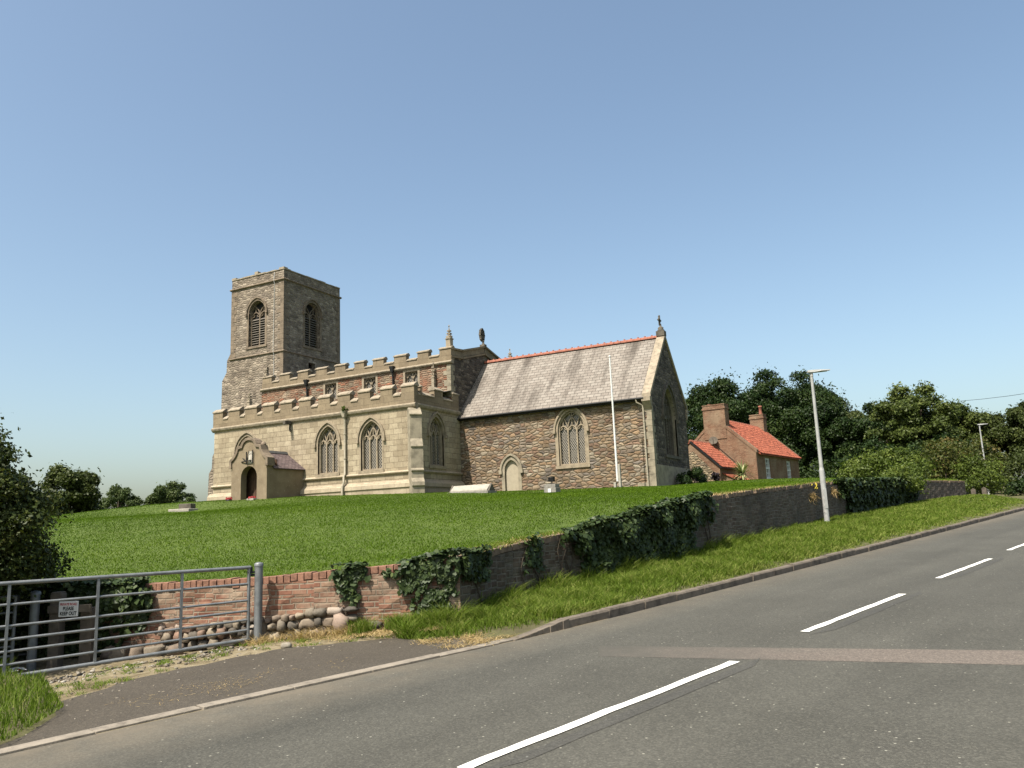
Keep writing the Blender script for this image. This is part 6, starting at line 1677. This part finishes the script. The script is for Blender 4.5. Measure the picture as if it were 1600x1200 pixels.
hbush((-2.9, 52.5, 3.9), 3.3, (2.9, 2.0, 1.25), 64, 'shrub', 'bright green shrub spreading over the ivy on the road wall', 44, 10000, 0.15, spray=0.15)
hbush((-1.6, 44.8, 3.05), 2.9, (0.9, 3.4, 0.75), 65, 'shrub', 'bright leafy climber hanging down over the road wall', 40, 8000, 0.12, spray=0.15)
hbush((0.4, 63.5, 4.7), 3.4, (2.5, 3.0, 1.65), 66, 'shrub_red', 'shrub with bronze tinted flowers near the end of the wall', 44, 9000, 0.16, spray=0.15)
hbush((2.4, 61.5, 3.7), 2.4, (1.5, 3.0, 1.5), 67, 'shrub', 'green shrub at the very end of the road wall', 36, 6000, 0.15, spray=0.12)
hbush((3.3, 75.5, 4.6), 2.4, (1.7, 2.2, 2.6), 68, 'shrub_red', 'tall bronze shrub round the distant street lamp', 40, 7000, 0.18)
hbush((6.8, 73.0, 3.9), 1.9, (2.9, 2.8, 2.8), 69, 'leaf_olive', 'tall hedge overhanging the side lane', 46, 10000, 0.2, low=-1)
hbush((6.0, 66.6, 2.2), 1.9, (2.6, 1.4, 1.3), 70, 'leaf_dark', 'dark hedge bottom where the side lane turns in', 36, 7000, 0.18, low=-1)
hbush((10.5, 72.0, 3.4), 1.9, (3.0, 3.0, 2.6), 71, 'leaf_olive', 'hedge at the right edge above the road', 40, 8000, 0.2, low=-1)
# stub posts at the end of the verge
for x, y, h, lab in ((1.75, 57.2, 0.75, 'left stub of grey stone post at the end of the road wall'), (2.35, 57.6, 0.8, 'right stub of grey stone post at the end of the road wall')):
    b = Vector((x, y, 2.0)); m = MB(); m.box(x-0.13, x+0.13, y-0.13, y+0.13, 1.6, 1.95+h); m.prism([(x-0.13, y-0.13, 1.95+h), (x+0.13, y-0.13, 1.95+h), (x, y-0.13, 2.03+h)], (0, 0.26, 0))
    top_mesh(m, 'stone_post', M['timber'], b, lab, 'post', 'stone posts past the wall', bevel=0.015)
# trees beyond the churchyard at the left
GL = 'trees beyond the churchyard'
tree('tree', (-59.6, 38.8, 2.0), 6.3, (2.3, 2.8, 3.0), 81, M['leaf_olive'], 'dark rounded tree behind the hawthorn bush at the left', group=GL, cz=2.6, low=-1, nblob=60, shell=0.35, nleaf=39520, size=0.222, trunk=0.3, br=(.2, .36))
tree('tree', (-84.5, 61.5, 2.0), 6.2, (3.4, 2.4, 2.2), 82, M['leaf_far'], 'thin far tree with sky showing through it', group=GL, nblob=60, shell=0.35, nleaf=12844, size=0.222, trunk=0.2, br=(.1, .2), spray=0.2)
tree('tree', (-82.0, 67.0, 2.2), 6.3, (2.6, 2.4, 2.2), 84, M['leaf_far'], 'sparse far tree right of the thin one', group=GL, nblob=50, shell=0.35, nleaf=8398, size=0.222, trunk=0.2, br=(.1, .2), spray=0.2)
tree('tree', (-80.2, 64.6, 2.2), 6.0, (4.2, 3.4, 2.6), 83, M['leaf_far'], 'low spreading far tree beside the tower buttress', group=GL, nblob=60, shell=0.35, nleaf=22230, size=0.237, trunk=0.22, br=(.15, .26))
# big hawthorn at the gate
hb_ = (-11.9, 6.15, 0.05)
root = bush('hawthorn_bush', hb_, (-12.15, 6.2, 1.78), (1.5, 1.42, 1.66), 91, M['hawthorn'], 'big shadowy hawthorn bush overhanging the left end of the gate', 'bush', 130, 70000, 0.062, low=-1, br=(.17, .33), spray=0.07, stems=12)

# ------------------------------------------------------------------ small growth along the wall foot, gravel and litter
def tufts(name, pts, n, hmin, hmax, mat, spread, label=None, cat=None, kind='stuff', lean=(0.3, 1.2), w=0.009):
    k = RNG.integers(0, len(pts), n); P = np.array(pts)[k]+np.c_[RNG.normal(0, spread, (n, 2)), np.zeros(n)]
    h = RNG.uniform(hmin, hmax, n); return blades(name, P, h, np.full(n, w), h*RNG.uniform(*lean, n), mat, np.clip(RNG.normal(.5, .22, n), 0, 1))
def front(s, d):
    p, n, zg, zt = wall_at(s); q = p+n*d; return (q.x, q.y, zg-0.02-d*0.03)
pts = [front(RNG.uniform(8.9, 10.5), RNG.uniform(0.05, 0.4)) for _ in range(26)]
tufts('weed_tufts', pts, 3000, 0.06, 0.24, M['grass'], 0.06)
pts = [front(RNG.uniform(7.3, 8.9), RNG.uniform(0.08, 0.35)) for _ in range(18)]
tufts('dead_stems', pts, 1500, 0.04, 0.17, M['dry'], 0.07, lean=(0.6, 2.6), w=0.006)
pts = [front(RNG.uniform(8.2, 10.9), RNG.uniform(0.3, 0.75)) for _ in range(40)]+[tuple(rp(u_, kerb_s(u_)-RNG.uniform(.2, 1.3), 0.01)) for u_ in RNG.uniform(7.0, 9.0, 34)]
tufts('dry_thatch', pts, 6800, 0.008, 0.035, M['dry'], 0.09, lean=(1.5, 5), w=0.007)
pts = []
for _ in range(110):
    u = RNG.uniform(0.4, 7.6); s_ = apron_far(u)-RNG.uniform(0.02, 0.95); p = rp(u, s_); pts.append((p.x, p.y, p.z))
tufts('moss_and_weeds', pts, 3600, 0.008, 0.05, M['grass'], 0.05, lean=(0.5, 3), w=0.008)
# dry tufts and yellow flowers growing from the road wall near the lamp
for (s, v, lab) in ((27.9, 0.68, 'rusty dry grass tuft on the wall left of the tall lamp post'), (30.9, 0.74, 'rusty dry grass tuft on the wall right of the tall lamp post')):
    p, n, zg, zt = wall_at(s); q = p+n*0.06+EZ*(zg+(zt-zg)*v)
    N = 150; P = np.array(q)+RNG.normal(0, 0.10, (N, 3))*np.array([.6, 1.6, .6]); h = RNG.uniform(-0.2, 0.1, N)
    o = blades('dry_tuft', P, h, np.full(N, 0.015), np.full(N, 0.2), M['dry'], RNG.random(N)*0.5)
    del o['kind']; tag(o, lab, 'grass tuft', 'dry tufts on the road wall')
m = MB(); p, n, zg, zt = wall_at(28.1); q = p+EZ*(zt-0.08)
for k in range(7):
    c = q+Vector((random.uniform(-.1,.1), random.uniform(-.4,.3), random.uniform(-.08,.06)))+n*0.12; m.obox(c, (0.018,0,0.01), (0,0.022,0.01), (0,0,0.012))
top_mesh(m, 'yellow_flowers', M['flower'], q, 'yellow flowers on top of the road wall by the lamp post', 'flowers')
# pale gravel by the foot of the gate
it = []
for _ in range(500):
    t = RNG.uniform(0.1, 4.5); off_ = abs(RNG.normal(0, 0.5))*(1 if RNG.random() < .62 else -0.7)
    p = GP0+GD*t-GN*off_; u, s_ = us(p.x, p.y)
    it.append(((p.x, p.y, SLOPE*u-0.004-0.13*min(1, max(0, (-10.2-s_)/1.6))), (RNG.uniform(.012,.035),)*2+(RNG.uniform(.008,.024),), RNG.random()*3))
for _ in range(240):
    u = RNG.uniform(0, 9.4); s_ = apron_far(min(u, 7.8))+RNG.normal(0.1, 0.5); s_ = min(s_, kerb_s(u)-0.2); p = rp(u, s_)
    it.append(((p.x, p.y, p.z+0.004), (RNG.uniform(.006,.02),)*2+(RNG.uniform(.004,.012),), RNG.random()*3))
tag(stones('gravel', it, M['gravel'], fine=False), kind='stuff')
p = rp(6.1, -9.75, 0.03)
o = stones('loose_stone', [((p.x, p.y, p.z), (0.06, 0.045, 0.04), 0.4)], M['gravel'], None, (p.x, p.y, p.z)); tag(o, 'single pale stone lying on the drive before the wall', 'stone')
# straw scattered on the drive
pts = [tuple(rp(4.4+RNG.normal(0, .55), -8.25+RNG.normal(0, .22), 0.012)) for _ in range(46)]
tufts('straw', pts, 420, 0.002, 0.008, M['dry'], 0.08, lean=(3, 14), w=0.006)
# crumpled wrapper by the bottom rail
b = Vector((-11.0, 6.55, 0.06)); m = MB()
V = [b+Vector((random.uniform(-.3,.3), random.uniform(-.1,.1), random.uniform(0,.07))) for _ in range(12)]
for k in range(10): m.add([V[k], V[(k+3) % 12], V[(k+5) % 12]], [(0,1,2)], 1 if k == 4 else 0)
top_mesh(m, 'wrapper', [M['white'], M['poppy']], b, 'crumpled white and red wrapper lying behind the gate', 'litter')
# overhead wire at the right
m = MB(); a, b = Vector((2.6, 92, 12.2)), Vector((26, 66, 13.5))
m.tube([a.lerp(b, k/12)-EZ*1.2*4*(k/12)*(1-k/12) for k in range(13)], 0.02, 5)
top_mesh(m, 'overhead_cable', M['iron'], a, 'thin overhead cable crossing the sky at the right edge', 'cable')

# rough grass spilling over the top of the road wall
pts = []
for _ in range(420):
    s_ = RNG.choice([RNG.uniform(10.5, 13.7), RNG.uniform(18.2, 31.5), RNG.uniform(18.2, 31.5), RNG.uniform(44, 56)]); p, n, zg, zt = wall_at(s_); q = p-n*RNG.uniform(0.05, 0.30); pts.append((q.x, q.y, zt-0.02))
tufts('wall_top_grass', pts[:200], 4200, 0.03, 0.10, M['grass'], 0.07, lean=(0.5, 1.8), w=0.014); tufts('wall_top_dry_grass', pts[200:], 3600, 0.02, 0.07, M['dry'], 0.07, lean=(0.8, 2.6), w=0.013)
rtree(-17.0, 92.0, 3.9, 10.5, (6.5, 3.0, 5.0), 51, 'leaf_dark', 'dark tree closing the gap between the two trees behind the cottage', nblob=60, shell=0.35, nleaf=52000, size=0.25, trunk=0.4, br=(.2, .36))
rtree(1.0, 92.0, 3.4, 8.2, (5.0, 3.0, 4.0), 52, 'leaf_dark', 'dark tree in the background behind the pale green trees', nblob=50, shell=0.35, nleaf=39000, size=0.25, trunk=0.35, br=(.2, .36))

bush('hawthorn_bush', (-16.6, 5.0, 0.0), (-16.6, 5.0, 1.5), (1.9, 1.4, 1.6), 92, M['hawthorn'], 'hawthorn bush farther along the bank behind the big one', 'bush', 70, 20000, 0.075, low=-1, br=(.2,.36), stems=8)
